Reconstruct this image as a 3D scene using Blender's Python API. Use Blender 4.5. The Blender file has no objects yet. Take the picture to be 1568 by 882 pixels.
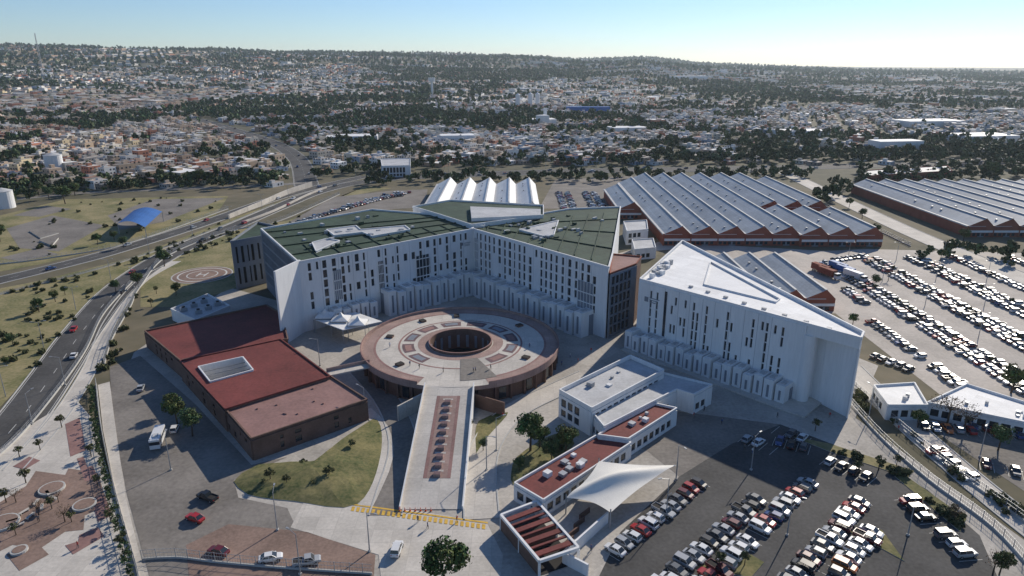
import bpy, math, random
import numpy as np
from mathutils import Vector, noise
random.seed(7); rng=np.random.default_rng(7)
FPX=1045.33; PIT=math.radians(18.3); CH=90.0
cp,sp=math.cos(PIT),math.sin(PIT)
def P(u,v,z=0.0):
    """site survey: bearing/depression reading -> plan position in metres at height z"""
    y=FPX*cp-(v-441)*sp; zz=-FPX*sp-(v-441)*cp; s=(z-CH)/zz
    return ((u-784)*s, y*s)
def PP(l,z=0.0): return [P(u,v,z) for u,v in l]
AZ=math.radians(36); EL=math.radians(28)
# ---------------------------------------------------------------- materials
def mat(name,col,rough=.85,var=.25,scale=.15,fine=2.5,metal=0,col2=None,attr=False,seam=None,streak=False,spec=.3):
    m=bpy.data.materials.new(name); m.use_nodes=True; nt=m.node_tree; N=nt.nodes; L=nt.links
    b=N['Principled BSDF']; b.inputs['Roughness'].default_value=rough; b.inputs['Metallic'].default_value=metal
    b.inputs['Specular IOR Level'].default_value=spec
    g=N.new('ShaderNodeNewGeometry'); pos=g.outputs['Position']
    if streak:
        mp=N.new('ShaderNodeMapping'); mp.inputs['Scale'].default_value=(1,1,.12); L.new(pos,mp.inputs['Vector']); pos=mp.outputs[0]
    n1=N.new('ShaderNodeTexNoise'); n1.inputs['Scale'].default_value=scale; n1.inputs['Detail'].default_value=4; n1.inputs['Roughness'].default_value=.65
    n2=N.new('ShaderNodeTexNoise'); n2.inputs['Scale'].default_value=fine; n2.inputs['Detail'].default_value=2
    L.new(pos,n1.inputs['Vector']); L.new(pos,n2.inputs['Vector'])
    a=N.new('ShaderNodeMath'); a.operation='MULTIPLY_ADD'; a.inputs[1].default_value=.65
    L.new(n1.outputs['Fac'],a.inputs[0])
    c=N.new('ShaderNodeMath'); c.operation='MULTIPLY'; c.inputs[1].default_value=.35; L.new(n2.outputs['Fac'],c.inputs[0]); L.new(c.outputs[0],a.inputs[2])
    r=N.new('ShaderNodeMapRange'); r.inputs['From Min'].default_value=.36; r.inputs['From Max'].default_value=.64; L.new(a.outputs[0],r.inputs[0])
    mx=N.new('ShaderNodeMix'); mx.data_type='RGBA'; L.new(r.outputs[0],mx.inputs['Factor'])
    c2=col2 if col2 else tuple(min(1,x*(1+var)) for x in col); c1=col if col2 else tuple(x*(1-var) for x in col)
    mx.inputs['A'].default_value=(*c1,1); mx.inputs['B'].default_value=(*c2,1)
    out=mx.outputs['Result']
    if attr:
        at=N.new('ShaderNodeAttribute'); at.attribute_name='Col'
        m2=N.new('ShaderNodeMix'); m2.data_type='RGBA'; m2.blend_type='MULTIPLY'; m2.inputs['Factor'].default_value=1
        L.new(at.outputs['Color'],m2.inputs['A']); L.new(out,m2.inputs['B']); out=m2.outputs['Result']
    if seam:
        sx,sy,ang,dark,wd=seam
        mp=N.new('ShaderNodeMapping'); mp.inputs['Rotation'].default_value=(0,0,ang); L.new(g.outputs['Position'],mp.inputs['Vector'])
        bt=N.new('ShaderNodeTexBrick'); bt.offset=0; bt.inputs['Scale'].default_value=1; bt.inputs['Brick Width'].default_value=sx; bt.inputs['Row Height'].default_value=sy
        bt.inputs['Mortar Size'].default_value=wd; bt.inputs['Color1'].default_value=(1,1,1,1); bt.inputs['Color2'].default_value=(.86,.86,.86,1); bt.inputs['Mortar'].default_value=(dark,dark,dark,1)
        L.new(mp.outputs[0],bt.inputs['Vector'])
        m3=N.new('ShaderNodeMix'); m3.data_type='RGBA'; m3.blend_type='MULTIPLY'; m3.inputs['Factor'].default_value=1
        L.new(out,m3.inputs['A']); L.new(bt.outputs['Color'],m3.inputs['B']); out=m3.outputs['Result']
    L.new(out,b.inputs['Base Color'])
    return m
A45=math.radians(47)
M={}
M['terrain']=mat('terrain',(.62,.64,.50),.95,scale=.012,fine=.12,col2=(1.25,1.15,1.0),attr=True)
M['dirt']=mat('dirt',(.16,.13,.09),.95,.3,.06,.8)
M['dry']=mat('dry_grass',(.11,.12,.04),.95,scale=.06,fine=1.0,col2=(.33,.27,.14))
M['lawn']=mat('lawn',(.06,.08,.026),.95,scale=.12,fine=1.5,col2=(.24,.205,.09))
M['asph']=mat('asphalt',(.080,.077,.073),.9,.35,.06,1.3)
M['asph2']=mat('worn_asphalt',(.20,.18,.157),.9,.3,.06,1.1)
M['conc']=mat('concrete',(.43,.395,.345),.85,.25,.05,1.2,seam=(6,6,A45,.8,.05))
M['concl']=mat('light_concrete',(.57,.525,.46),.85,.16,.08,1.6,seam=(4,4,0,.78,.05))
M['lot']=mat('lot_concrete',(.47,.42,.365),.85,.22,.05,1.1,seam=(8,8,0,.85,.06))
M['kerb']=mat('kerb_concrete',(.46,.45,.42),.85,.1)
M['pink']=mat('pink_paving',(.35,.24,.205),.85,.2,.2,2,seam=(2.4,2.4,0,.8,.06))
M['plum']=mat('plum_paving',(.15,.095,.10),.85,.25,.3,2)
M['yard']=mat('brown_brick_paving',(.24,.165,.13),.9,.3,.08,1.6)
M['white']=mat('white_render',(.72,.715,.70),.7,.08,.2,2,streak=True)
M['joint_shade']=mat('facade_joint_shade',(.42,.42,.42),.8,.1)  # panel joints as flat strips; the groove shade is painted in as gray
M['whiteroof']=mat('white_roof_membrane',(.80,.795,.775),.7,.1,.12,1.3,seam=(6,2.2,A45,.84,.05))
M['grayroof']=mat('gray_roof_membrane',(.46,.46,.455),.7,.18,.15,1.3)
M['green']=mat('green_roof_panels',(.045,.075,.046),.8,.3,.1,1.4,seam=(7,5,math.radians(-43),.5,.14))
M['red']=mat('red_roof',(.165,.042,.036),.8,.3,.08,1.3)
M['pinkroof']=mat('faded_red_roof',(.27,.155,.135),.8,.22,.1,1.3)
M['brick']=mat('brown_brick',(.155,.095,.073),.9,.22,.3,3)
M['brickr']=mat('red_brick',(.26,.085,.055),.9,.2,.25,3)
M['glass']=mat('dark_glass',(.025,.032,.04),.15,.3,.3,2,spec=.6)
M['louv']=mat('gray_louvre',(.20,.22,.25),.6,.15)
M['metal']=mat('sheet_metal_roof',(.36,.39,.41),.5,.2,.06,.8,seam=(40,1.2,math.radians(90),.8,.08))
M['metalw']=mat('white_sheet_roof',(.66,.67,.67),.5,.1,.1,1,seam=(40,1.5,math.radians(90),.85,.08))
M['steel']=mat('galvanised_steel',(.35,.36,.37),.5,.1,metal=.4)
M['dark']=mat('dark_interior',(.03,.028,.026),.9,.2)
M['fabric']=mat('tensile_fabric',(.74,.71,.64),.7,.06,.3)
M['yellow']=mat('yellow_paint',(.62,.38,.06),.7,.25,.5)
M['wpaint']=mat('white_road_paint',(.55,.54,.50),.7,.2,.5)
M['blue']=mat('blue_sheet',(.04,.13,.36),.6,.15)
M['orange']=mat('orange_plastic',(.75,.13,.03),.5,.1)
M['vc']=mat('tinted_render',(1,1,1),.85,.12,.15,.8,attr=True)
M['leaf']=mat('foliage',(1,1,1),.8,.3,.3,1.5,attr=True)
# ---------------------------------------------------------------- mesh builder
class MB:
    def __init__(s): s.v=[];s.f=[];s.m=[];s.mats=[]
    def mi(s,m):
        m=M[m] if isinstance(m,str) else m
        if m not in s.mats: s.mats.append(m)
        return s.mats.index(m)
    def face(s,pts,m):
        n=len(s.v); s.v+= [tuple(p) for p in pts]; s.f.append(tuple(range(n,n+len(pts)))); s.m.append(s.mi(m))
    def prism(s,poly,z0,z1,ms,mt=None,bottom=False):
        a=sum(poly[i-1][0]*poly[i][1]-poly[i][0]*poly[i-1][1] for i in range(len(poly)))
        if a<0: poly=poly[::-1]
        mt=mt or ms; n=len(poly)
        for i in range(n):
            p,q=poly[i],poly[(i+1)%n]
            s.face([(p[0],p[1],z0),(q[0],q[1],z0),(q[0],q[1],z1),(p[0],p[1],z1)],ms)
        s.face([(p[0],p[1],z1) for p in poly],mt)
        if bottom: s.face([(p[0],p[1],z0) for p in poly[::-1]],ms)
    def box(s,cx,cy,lx,ly,z0,z1,m,ang=0,mt=None,bottom=True):
        c,d=math.cos(ang),math.sin(ang)
        s.prism([(cx+x*c-y*d,cy+x*d+y*c) for x,y in((-lx/2,-ly/2),(lx/2,-ly/2),(lx/2,ly/2),(-lx/2,ly/2))],z0,z1,m,mt,bottom)
    def seg(s,p,q,t,z0,z1,m,mt=None):
        L=math.dist(p,q); 
        if L<.01: return
        s.box((p[0]+q[0])/2,(p[1]+q[1])/2,L,t,z0,z1,m,math.atan2(q[1]-p[1],q[0]-p[0]),mt)
    def parapet(s,poly,z,h,t,m):
        n=len(poly)
        for i in range(n): s.seg(poly[i],poly[(i+1)%n],t,z,z+h+.003*i,m)
    def ringroof(s,o,i,z,zf,mt,mw,mf):
        n=len(o)
        for k in range(n):
            j=(k+1)%n
            s.face([(*o[k],z),(*o[j],z),(*i[j],z),(*i[k],z)],mt)
            s.face([(*i[k],z),(*i[j],z),(*i[j],zf),(*i[k],zf)],mw)
        s.face([(*q,zf) for q in i],mf)
    def cyl(s,cx,cy,r0,r1,z0,z1,m,n=10):
        for k in range(n):
            a,b=2*math.pi*k/n,2*math.pi*(k+1)/n
            s.face([(cx+r0*math.cos(a),cy+r0*math.sin(a),z0),(cx+r0*math.cos(b),cy+r0*math.sin(b),z0),(cx+r1*math.cos(b),cy+r1*math.sin(b),z1),(cx+r1*math.cos(a),cy+r1*math.sin(a),z1)],m)
        s.face([(cx+r1*math.cos(2*math.pi*k/n),cy+r1*math.sin(2*math.pi*k/n),z1) for k in range(n)],m)
    def tube(s,p,q,r,m,n=5):
        p,q=Vector(p),Vector(q); d=(q-p).normalized(); a=d.orthogonal().normalized(); b=d.cross(a)
        for k in range(n):
            A,B=2*math.pi*k/n,2*math.pi*(k+1)/n
            oa=(a*math.cos(A)+b*math.sin(A))*r; ob=(a*math.cos(B)+b*math.sin(B))*r
            s.face([p+oa,p+ob,q+ob,q+oa],m)
    def facade(s,p0,p1,z0,z1,cols,rows,mw='white',mg='glass',off=.4,dep=.35,mask=None,joints=False):
        L=math.dist(p0,p1); ux,uy=(p1[0]-p0[0])/L,(p1[1]-p0[1])/L; nx,ny=uy,-ux
        us=[0]; 
        for a,b in cols: us+=[a,b]
        us.append(L); zs=[z0]
        for a,b in rows: zs+=[a,b]
        zs.append(z1)
        def pt(u,z,o): return (p0[0]+ux*u+nx*o,p0[1]+uy*u+ny*o,z)
        for i in range(len(us)-1):
            for j in range(len(zs)-1):
                a,b,c,d=us[i],us[i+1],zs[j],zs[j+1]
                if i%2 and j%2 and (mask is None or mask(i//2,j//2)):
                    o=off-dep
                    s.face([pt(a,c,o),pt(b,c,o),pt(b,d,o),pt(a,d,o)],mg)
                    s.face([pt(a,c,off),pt(a,c,o),pt(a,d,o),pt(a,d,off)],mw); s.face([pt(b,c,o),pt(b,c,off),pt(b,d,off),pt(b,d,o)],mw)
                    s.face([pt(a,d,o),pt(b,d,o),pt(b,d,off),pt(a,d,off)],mw); s.face([pt(a,c,off),pt(b,c,off),pt(b,c,o),pt(a,c,o)],mw)
                else: s.face([pt(a,c,off),pt(b,c,off),pt(b,d,off),pt(a,d,off)],mw)
            if joints and i%4==0 and 0<i<len(us)-2:
                u=(us[i]+us[i+1])/2; s.face([pt(u-.07,z0,off+.01),pt(u+.07,z0,off+.01),pt(u+.07,z1-.1,off+.01),pt(u-.07,z1-.1,off+.01)],'joint_shade')
        s.face([pt(0,z1,off),pt(L,z1,off),pt(L,z1,0),pt(0,z1,0)],mw)
        s.face([pt(0,z0,0),pt(0,z0,off),pt(0,z1,off),pt(0,z1,0)],mw); s.face([pt(L,z0,off),pt(L,z0,0),pt(L,z1,0),pt(L,z1,off)],mw)
    def mesh(s,name):
        me=bpy.data.meshes.new(name); me.from_pydata(s.v,[],s.f)
        for m in s.mats: me.materials.append(m)
        me.polygons.foreach_set('material_index',s.m); me.update(); return me
    def obj(s,name,parent=None):
        return place(s.mesh(name),name,parent=parent)
def place(me,name,loc=(0,0,0),rz=0,sc=1,parent=None):
    o=bpy.data.objects.new(name,me); bpy.context.scene.collection.objects.link(o)
    o.location=loc; o.rotation_euler=(0,0,rz); o.scale=(sc,sc,sc) if not isinstance(sc,tuple) else sc
    if parent: o.parent=parent
    return o
def empty(name):
    o=bpy.data.objects.new(name,None); bpy.context.scene.collection.objects.link(o); return o
def npmesh(name,V,C,m):
    """V (n,4,3) quads, C (n,3) colours"""
    n=len(V); me=bpy.data.meshes.new(name)
    me.vertices.add(n*4); me.vertices.foreach_set('co',V.reshape(-1).astype(np.float32))
    me.loops.add(n*4); me.loops.foreach_set('vertex_index',np.arange(n*4,dtype=np.int32))
    me.polygons.add(n); me.polygons.foreach_set('loop_start',np.arange(0,n*4,4,dtype=np.int32))
    me.update(calc_edges=True)
    at=me.attributes.new('Col','FLOAT_COLOR','POINT')
    cc=np.ones((n,4,4),np.float32); cc[:,:,:3]=C[:,None,:]; at.data.foreach_set('color',cc.reshape(-1))
    me.materials.append(m); return me
def sheet(name,px,z,m,world=False,kerb=False):
    poly=px if world else PP(px)
    mb=MB()
    if kerb: mb.prism(poly,0,z,'kerb',m)
    else:
        a=sum(poly[i-1][0]*poly[i][1]-poly[i][0]*poly[i-1][1] for i in range(len(poly)))
        mb.face([(p[0],p[1],z) for p in (poly if a>0 else poly[::-1])],m)
    return mb.obj(name)
def spline(pts,step=4.0):
    out=[]; n=len(pts)
    for i in range(n-1):
        p0,p1,p2,p3=pts[max(i-1,0)],pts[i],pts[i+1],pts[min(i+2,n-1)]
        k=max(2,int(math.dist(p1,p2)/step))
        for j in range(k):
            t=j/k
            out.append(tuple(.5*((2*p1[a])+(-p0[a]+p2[a])*t+(2*p0[a]-5*p1[a]+4*p2[a]-p3[a])*t*t+(-p0[a]+3*p1[a]-3*p2[a]+p3[a])*t**3) for a in (0,1)))
    out.append(pts[-1]); return out
def offset(line,o):
    r=[]
    for i,p in enumerate(line):
        a,b=line[max(i-1,0)],line[min(i+1,len(line)-1)]; L=math.dist(a,b) or 1
        r.append((p[0]+(b[1]-a[1])/L*o,p[1]-(b[0]-a[0])/L*o))
    return r
def strip(mb,l1,l2,z,m):
    for i in range(len(l1)-1): mb.face([(*l1[i],z),(*l2[i],z),(*l2[i+1],z),(*l1[i+1],z)],m)
def road(name,px,w,z,m='asph',marks=True,kerb=True,world=False,dash=True,walk=0):
    ln=spline(px if world else PP(px)); mb=MB()
    strip(mb,offset(ln,-w/2),offset(ln,w/2),z,m)
    if kerb:
        for sgn in(-1,1):
            a=offset(ln,sgn*w/2); kw=.35+walk; b=offset(ln,sgn*(w/2+kw)); h=z+.13
            if sgn<0: a,b=b,a
            strip(mb,a,b,h,'kerb' if not walk else 'conc')
            for l in(a,b):
                for i in range(len(l)-1): mb.face([(*l[i],0),(*l[i+1],0),(*l[i+1],h),(*l[i],h)],'kerb')
    if marks:
        for o in(-w/2+.5,w/2-.5): strip(mb,offset(ln,o-.08),offset(ln,o+.08),z+.02,'wpaint')
        if dash:
            a,b=offset(ln,-.09),offset(ln,.09)
            for i in range(0,len(ln)-1,3): strip(mb,a[i:i+2],b[i:i+2],z+.02,'wpaint')
    mb.obj(name); return ln
# ---------------------------------------------------------------- terrain
def sstep(a,b,x): t=max(0,min(1,(x-a)/(b-a))); return t*t*(3-2*t)
def TH(x,y):
    d=math.hypot(x,y)
    if d<1300 or y<0: return 0.0
    az=math.degrees(math.atan2(x,y))
    amp=float(np.interp(az,[-60,-38,-25,-10,0,6,10,14,18,26,40],[205,195,170,165,140,105,120,70,50,10,-5]))
    h=amp*(sstep(1300,6500,d)-.5*sstep(7500,11000,d))
    h+=sstep(1400,4000,d)*(noise.noise(Vector((x*.0006,y*.0006,3)))*46+noise.noise(Vector((x*.002,y*.002,8)))*13)*(.25+min(1,max(0,amp)/180))
    return h
rad=[0]+list(np.geomspace(120,14500,80)); na=180
tv=[(0,0,0)]; tf=[]
for r in rad[1:]:
    for k in range(na):
        a=2*math.pi*k/na; x,y=r*math.sin(a),r*math.cos(a); tv.append((x,y,TH(x,y)))
for k in range(na): tf.append((0,1+(k+1)%na,1+k))
for i in range(len(rad)-2):
    for k in range(na):
        a=1+i*na+k; b=1+i*na+(k+1)%na; tf.append((a,b,b+na,a+na))
me=bpy.data.meshes.new('terrain'); me.from_pydata(tv,[],tf); me.materials.append(M['terrain']); me.update()
ta=np.array(tv); base=np.tile(np.array([.15,.135,.10]),(len(ta),1)); dd=np.hypot(ta[:,0],ta[:,1]); base[dd>560]=(.115,.112,.083); base[(dd>4200)&(ta[:,0]<-1200)]=(.24,.19,.11)
at=me.attributes.new('Col','FLOAT_COLOR','POINT'); cc=np.ones((len(ta),4),np.float32); cc[:,:3]=base; at.data.foreach_set('color',cc.reshape(-1))
for p in me.polygons: p.use_smooth=True
place(me,'terrain')
# ---------------------------------------------------------------- paving
sheet('campus_pavement',[(205,540),(350,440),(460,470),(700,420),(930,430),(1000,425),(1345,560),(1310,640),(1600,850),(1650,960),(230,960),(165,640)],.02,'conc')
sheet('service_asphalt',[(168,562),(215,545),(300,620),(385,712),(440,700),(358,735),(365,762),(440,778),(452,805),(570,845),(575,960),(250,960),(195,760),(172,640)],.05,'asph2')
sheet('brick_paved_yard',[(285,835),(350,803),(470,815),(575,850),(572,885),(290,890)],.08,'yard')
sheet('entrance_concrete',[(465,770),(560,770),(745,800),(770,850),(760,960),(590,960),(580,850),(445,808)],.08,'concl')
sheet('parking_asphalt',[(1195,650),(1300,690),(1420,750),(1500,820),(1560,960),(880,960),(950,815),(1040,730),(1120,680)],.05,'asph')
sheet('courtyard_shaded_paving',[(1000,625),(1195,650),(1120,680),(1040,730),(990,690),(960,680)],.045,'asph2')  # concrete plaza in building shadow; the shade is put into the darker sheet colour
sheet('visitor_lot_pavement',[(122,165),(275,150),(275,325),(180,335),(150,330),(122,300)],.04,'lot',world=True)
sheet('staff_lot_pavement',[(1400,640),(1700,640),(1700,760),(1568,752)],.05,'asph2')
sheet('rear_lot_pavement',[(425,350),(510,302),(600,292),(655,290),(650,318),(560,322),(430,352)],.04,'asph2')
sheet('factory_lot_pavement',[(825,320),(850,275),(1000,268),(1000,330),(930,318)],.04,'asph2')
sheet('yard_pavement',[(940,390),(1010,370),(1400,392),(1400,480),(1270,480),(1050,380)],.03,'lot')
sheet('dry_verge',[(215,440),(258,388),(340,356),(440,338),(560,285),(600,288),(510,305),(430,350),(355,372),(362,440),(275,470),(215,470)],.03,'dry')
sheet('highway_verge',[(-300,560),(60,452),(165,430),(120,490),(60,560),(-30,655),(-300,800)],.03,'dry')
sheet('median_verge',[(-300,500),(60,430),(200,395),(340,340),(430,308),(440,318),(345,352),(262,388),(185,430),(60,452),(-300,560)],.025,'dry')
sheet('park_lawn',[(-300,400),(0,330),(100,305),(350,300),(330,330),(200,372),(60,405),(-300,470)],.02,'dry')
sheet('sports_court',[(165,330),(235,305),(345,303),(250,340),(185,352)],.04,'asph2')
for i,q in enumerate([[(10,350),(80,330),(160,345),(90,385),(30,380)],[(0,395),(60,380),(90,390),(30,400)],[(20,330),(70,315),(110,320),(60,332)]]): sheet('skate_park_paving',q,.045+.005*i,'asph2')
for i,q in enumerate([[(45,355),(70,348),(90,358),(62,366)],[(60,370),(90,366),(80,378)]]): sheet('skate_ramp',q,.6+.2*i,'asph2',kerb=True)
sheet('school_field',PP([(870,180),(915,176),(925,188),(880,192)]),.3,'lawn',world=True)
# plaza lower left
sheet('plaza_pavement',[(-200,860),(40,655),(115,610),(140,640),(190,800),(215,882),(225,960),(-200,960)],.12,'concl',kerb=True)
for i,q in enumerate([[(0,770),(40,745),(55,722),(100,728),(105,718),(150,725),(165,775),(130,790),(128,812),(100,815),(60,842),(20,835),(0,845)],[(100,650),(122,640),(132,690),(108,700)],[(118,703),(128,700),(134,716),(142,714),(152,735),(130,738)],[(10,850),(60,835),(75,850),(30,875)],[(100,836),(120,830),(122,820),(150,808),(160,822),(112,850)],[(20,715),(45,700),(62,706),(38,720)],[(140,765),(160,758),(172,790),(150,800)]]):
    sheet('red_paving',q,.15+.004*i,'yard' if i in(0,3) else 'pinkroof')
sheet('outer_sidewalk',[(150,590),(168,585),(175,640),(192,760),(222,882),(232,960),(212,960),(178,760),(158,660)],.14,'concl',kerb=True)
# roads
hwA=road('highway',[(-140,800),(-40,715),(25,650),(82,572),(128,505),(185,440),(262,388),(345,352),(425,318),(490,293),(570,277),(700,268)],13,.06)
hwB=road('highway_far_carriageway',[(-200,490),(-40,440),(60,415),(150,392),(250,362),(330,336),(415,306),(480,288),(560,270)],11,.07)
road('highway_slip_road',[(20,720),(90,640),(140,560),(170,490),(215,432),(270,400)],4,.05,'concl',False,True)
blv=road('boulevard',[(560,274),(700,268),(900,262),(1150,258),(1400,252),(1800,242)],24,.08)
avn=road('avenue',[(470,285),(452,240),(400,212),(300,182)],18,.05)
road('park_road',[(0,308),(120,296),(260,290),(400,284),(470,280)],7,.06,'asph2',False)
road('factory_street',[(228,140),(226,250),(222,350),(226,450),(235,590)],13,.06,'concl',False,world=True)
road('perimeter_street',[(1300,560),(1380,640),(1470,720),(1568,800),(1700,900)],7,.06,'concl',False)
road('ambulance_drive',[(545,560),(590,610),(614,660),(616,700),(603,745),(590,790)],6.5,.11,'asph2',False)
road('drive_sidewalk',[(560,628),(585,655),(592,700),(575,745),(560,775)],3.2,.14,'concl',False,False)
road('arrival_drive',[(900,575),(850,598),(790,628),(752,668),(736,715),(738,795)],7,.11,'concl',False)
def mound(name,px,h,m):
    poly=PP(px); cx=sum(p[0] for p in poly)/len(poly); cy=sum(p[1] for p in poly)/len(poly); mb=MB(); n=len(poly); R=6
    poly=spline(poly+[poly[0]],3); n=len(poly)-1
    def pt(k,j):
        t=j/R; x,y=cx+(poly[k][0]-cx)*t,cy+(poly[k][1]-cy)*t
        return (x,y,.15+h*(1-t*t)+(.3*noise.noise(Vector((x*.3,y*.3,0))) if j<R else 0))
    for k in range(n):
        for j in range(R):
            if j==0: mb.face([pt(k,0),pt(k,1),pt(k+1,1)],m)
            else: mb.face([pt(k,j),pt(k,j+1),pt(k+1,j+1),pt(k+1,j)],m)
        mb.face([(*poly[k],0),(*poly[k+1],0),(*poly[k+1],.15),(*poly[k],.15)],'kerb')
    return mb.obj(name)
mound('grass_mound',[(358,738),(395,712),(500,703),(572,642),(584,690),(548,772),(450,768),(380,758)],1.6,'lawn')
mound('lawn_strip',[(729,695),(733,645),(778,632),(748,668)],.4,'lawn')
mound('garden_lawn',[(782,735),(792,700),(850,665),(880,680),(800,742)],.5,'lawn')
sheet('planted_bed',[(1370,730),(1385,728),(1480,795),(1470,815)],.16,'lawn',kerb=True)
sheet('traffic_island',[(1300,815),(1350,812),(1385,860),(1330,830)],.16,'lawn',kerb=True)
sheet('parking_island',[(1060,870),(1150,850),(1170,862),(1150,885)],.16,'lawn',kerb=True)
sheet('edge_lawn',[(1210,668),(1270,680),(1400,722),(1390,732),(1270,692)],.17,'dry',kerb=True)
# crosswalk
mb=MB()
a,b=P(541,772),P(747,800)
for i in range(26):
    t=i/26; t2=t+.6/26
    for k,(o1,o2) in enumerate(((0,.5),(.9,2.4))):
        x1,y1=a[0]+(b[0]-a[0])*t,a[1]+(b[1]-a[1])*t; x2,y2=a[0]+(b[0]-a[0])*t2,a[1]+(b[1]-a[1])*t2
        if k==0: x2,y2=a[0]+(b[0]-a[0])*(i+1)/26,a[1]+(b[1]-a[1])*(i+1)/26
        mb.face([(x1,y1-o2,.13),(x2,y2-o2,.13),(x2,y2-o1,.13),(x1,y1-o1,.13)],'yellow')
mb.obj('yellow_crosswalk')
# parking bay lines
mb=MB()
def rowlines(p,q,w,sp=2.6,z=.075):
    L=math.dist(p,q); n=int(L/sp); ux,uy=(q[0]-p[0])/L,(q[1]-p[1])/L
    for i in range(n+1):
        x,y=p[0]+ux*i*sp,p[1]+uy*i*sp
        mb.seg((x-uy*w/2,y+ux*w/2),(x+uy*w/2,y-ux*w/2),.12,z-.01,z,'wpaint')
# ---------------------------------------------------------------- vehicles
def carpaint(name,c,r=.3): return mat(name,c,r,.05,.5,3,spec=.6)
PA=[carpaint('car_white',(.68,.68,.67)),carpaint('car_silver',(.36,.37,.38)),carpaint('car_gray',(.11,.115,.12)),carpaint('car_black',(.015,.015,.017)),carpaint('car_red',(.36,.02,.02)),carpaint('car_blue',(.03,.07,.2)),carpaint('car_wine',(.12,.015,.02)),carpaint('car_orange',(.6,.16,.03))]
M['tyre']=mat('tyre',(.02,.02,.02),.9,.1); M['lamp']=mat('headlamp',(.7,.7,.7),.2,.05); M['tail']=mat('tail_lamp',(.35,.02,.02),.3,.05)
def wheels(mb,xs,hy,r):
    for x in xs:
        for s in(-1,1):
            y0,y1=s*(hy-.2),s*hy; n=10
            ring=[(x+r*math.cos(2*math.pi*k/n),r+r*math.sin(2*math.pi*k/n)) for k in range(n)]
            for k in range(n):
                p,q=ring[k],ring[(k+1)%n]; mb.face([(p[0],y0,p[1]),(q[0],y0,q[1]),(q[0],y1,q[1]),(p[0],y1,p[1])],'tyre')
            mb.face([(p[0],y1,p[1]) for p in ring],'tyre')
            mb.face([(x+(p[0]-x)*.6,y1+s*.01,r+(p[1]-r)*.6) for p in ring],'steel')
def carmesh(kind,paint):
    mb=MB()
    if kind=='sedan': hull=[(-2.25,.66,.4,.78),(-2.12,.82,.28,.93),(-1.3,.88,.22,.98),(0,.88,.2,.95),(1.0,.88,.22,.93),(1.9,.84,.25,.8),(2.2,.7,.32,.66)]; cab=(-1.8,1.15,-1.05,.35,1.44,.62,.8,.93)
    elif kind=='suv': hull=[(-2.2,.74,.45,1.0),(-2.1,.86,.32,1.1),(-1.2,.92,.28,1.12),(0,.92,.26,1.1),(1.1,.92,.28,1.08),(1.95,.88,.32,.98),(2.2,.76,.4,.82)]; cab=(-2.1,1.2,-1.85,.55,1.72,.7,.84,1.08)
    elif kind=='hatch': hull=[(-1.9,.7,.4,.85),(-1.82,.8,.28,.95),(-1.0,.84,.22,.97),(0,.84,.2,.95),(1.0,.84,.22,.93),(1.7,.8,.25,.82),(1.95,.68,.32,.68)]; cab=(-1.85,1.15,-1.45,.35,1.48,.62,.78,.93)
    else: hull=[(-2.6,.8,.5,.98),(-2.55,.9,.4,1.02),(-1.3,.92,.35,1.02),(0,.92,.35,1.05),(1.3,.92,.35,1.06),(2.3,.9,.4,.98),(2.6,.78,.45,.85)]; cab=(-.55,1.5,-.35,.9,1.75,.7,.84,1.03)
    def sec(h): x,w,zb,zt=h; zm=zb+(zt-zb)*.55; return [(x,-w*.9,zb),(x,-w,zm),(x,-w*.9,zt),(x,w*.9,zt),(x,w,zm),(x,w*.9,zb)]
    for i in range(len(hull)-1):
        a,b=sec(hull[i]),sec(hull[i+1])
        for k in range(6): mb.face([a[k],a[(k+1)%6],b[(k+1)%6],b[k]],paint)
    mb.face(sec(hull[0])[::-1],paint); mb.face(sec(hull[-1]),paint)
    x0,x1,r0,r1,zr,wr,wb,zb=cab
    B=[(x0,-wb,zb),(x1,-wb,zb),(x1,wb,zb),(x0,wb,zb)]; T=[(r0,-wr,zr),(r1,-wr,zr),(r1,wr,zr),(r0,wr,zr)]
    for k in range(4): mb.face([B[k],B[(k+1)%4],T[(k+1)%4],T[k]],'glass')
    mb.face([(x,y,z+.03) for x,y,z in T],paint)
    mid=(x0+x1)/2
    for s in(-1,1):
        for xx,tx in ((mid,(r0+r1)/2),(x0+.1,r0+.05),(x1-.05,r1-.03)):
            mb.tube((xx,s*(wb+.01),zb),(tx,s*(wr+.01),zr+.02),.05,paint,4)
        mb.tube((r0,s*wr,zr),(r1,s*wr,zr),.05,paint,4)
        e=hull[-1]; mb.box(e[0]-.02,s*e[1]*.75,.1,.3,e[3]-.18,e[3]-.04,'lamp')
        e=hull[0]; mb.box(e[0]+.02,s*e[1]*.8,.1,.25,e[3]-.22,e[3]-.06,'tail')
        mb.box(x1-.25,s*(wb+.18),.14,.2,zb,zb+.14,paint)
    if kind=='pickup': mb.box(-1.6,0,1.75,1.5,1.025,1.05,'dark'); 
    if kind=='pickup':
        for s in(-1,1): mb.box(-1.6,s*.82,1.9,.1,1.0,1.22,paint)
        mb.box(-2.52,0,.1,1.6,1.0,1.22,paint)
    wheels(mb,(hull[0][0]+.85,hull[-1][0]-.85),hull[2][1]+.01,.33 if kind!='pickup' else .38)
    return mb.mesh(kind)
CM={}
def car(x,y,ang,kind=None,ci=None,z=.06,name='parked_car'):
    if kind is None: kind=random.choices(['sedan','hatch','suv','pickup'],[5,3,3,1])[0]
    if ci is None: ci=random.choices(range(8),[24,15,20,21,11,7,5,2])[0]
    k=(kind,ci)
    if k not in CM: CM[k]=carmesh(kind,PA[ci])
    if kind=='pickup' and name=='parked_car': name='parked_pickup'
    place(CM[k],name,(x,y,z),ang)
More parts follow.
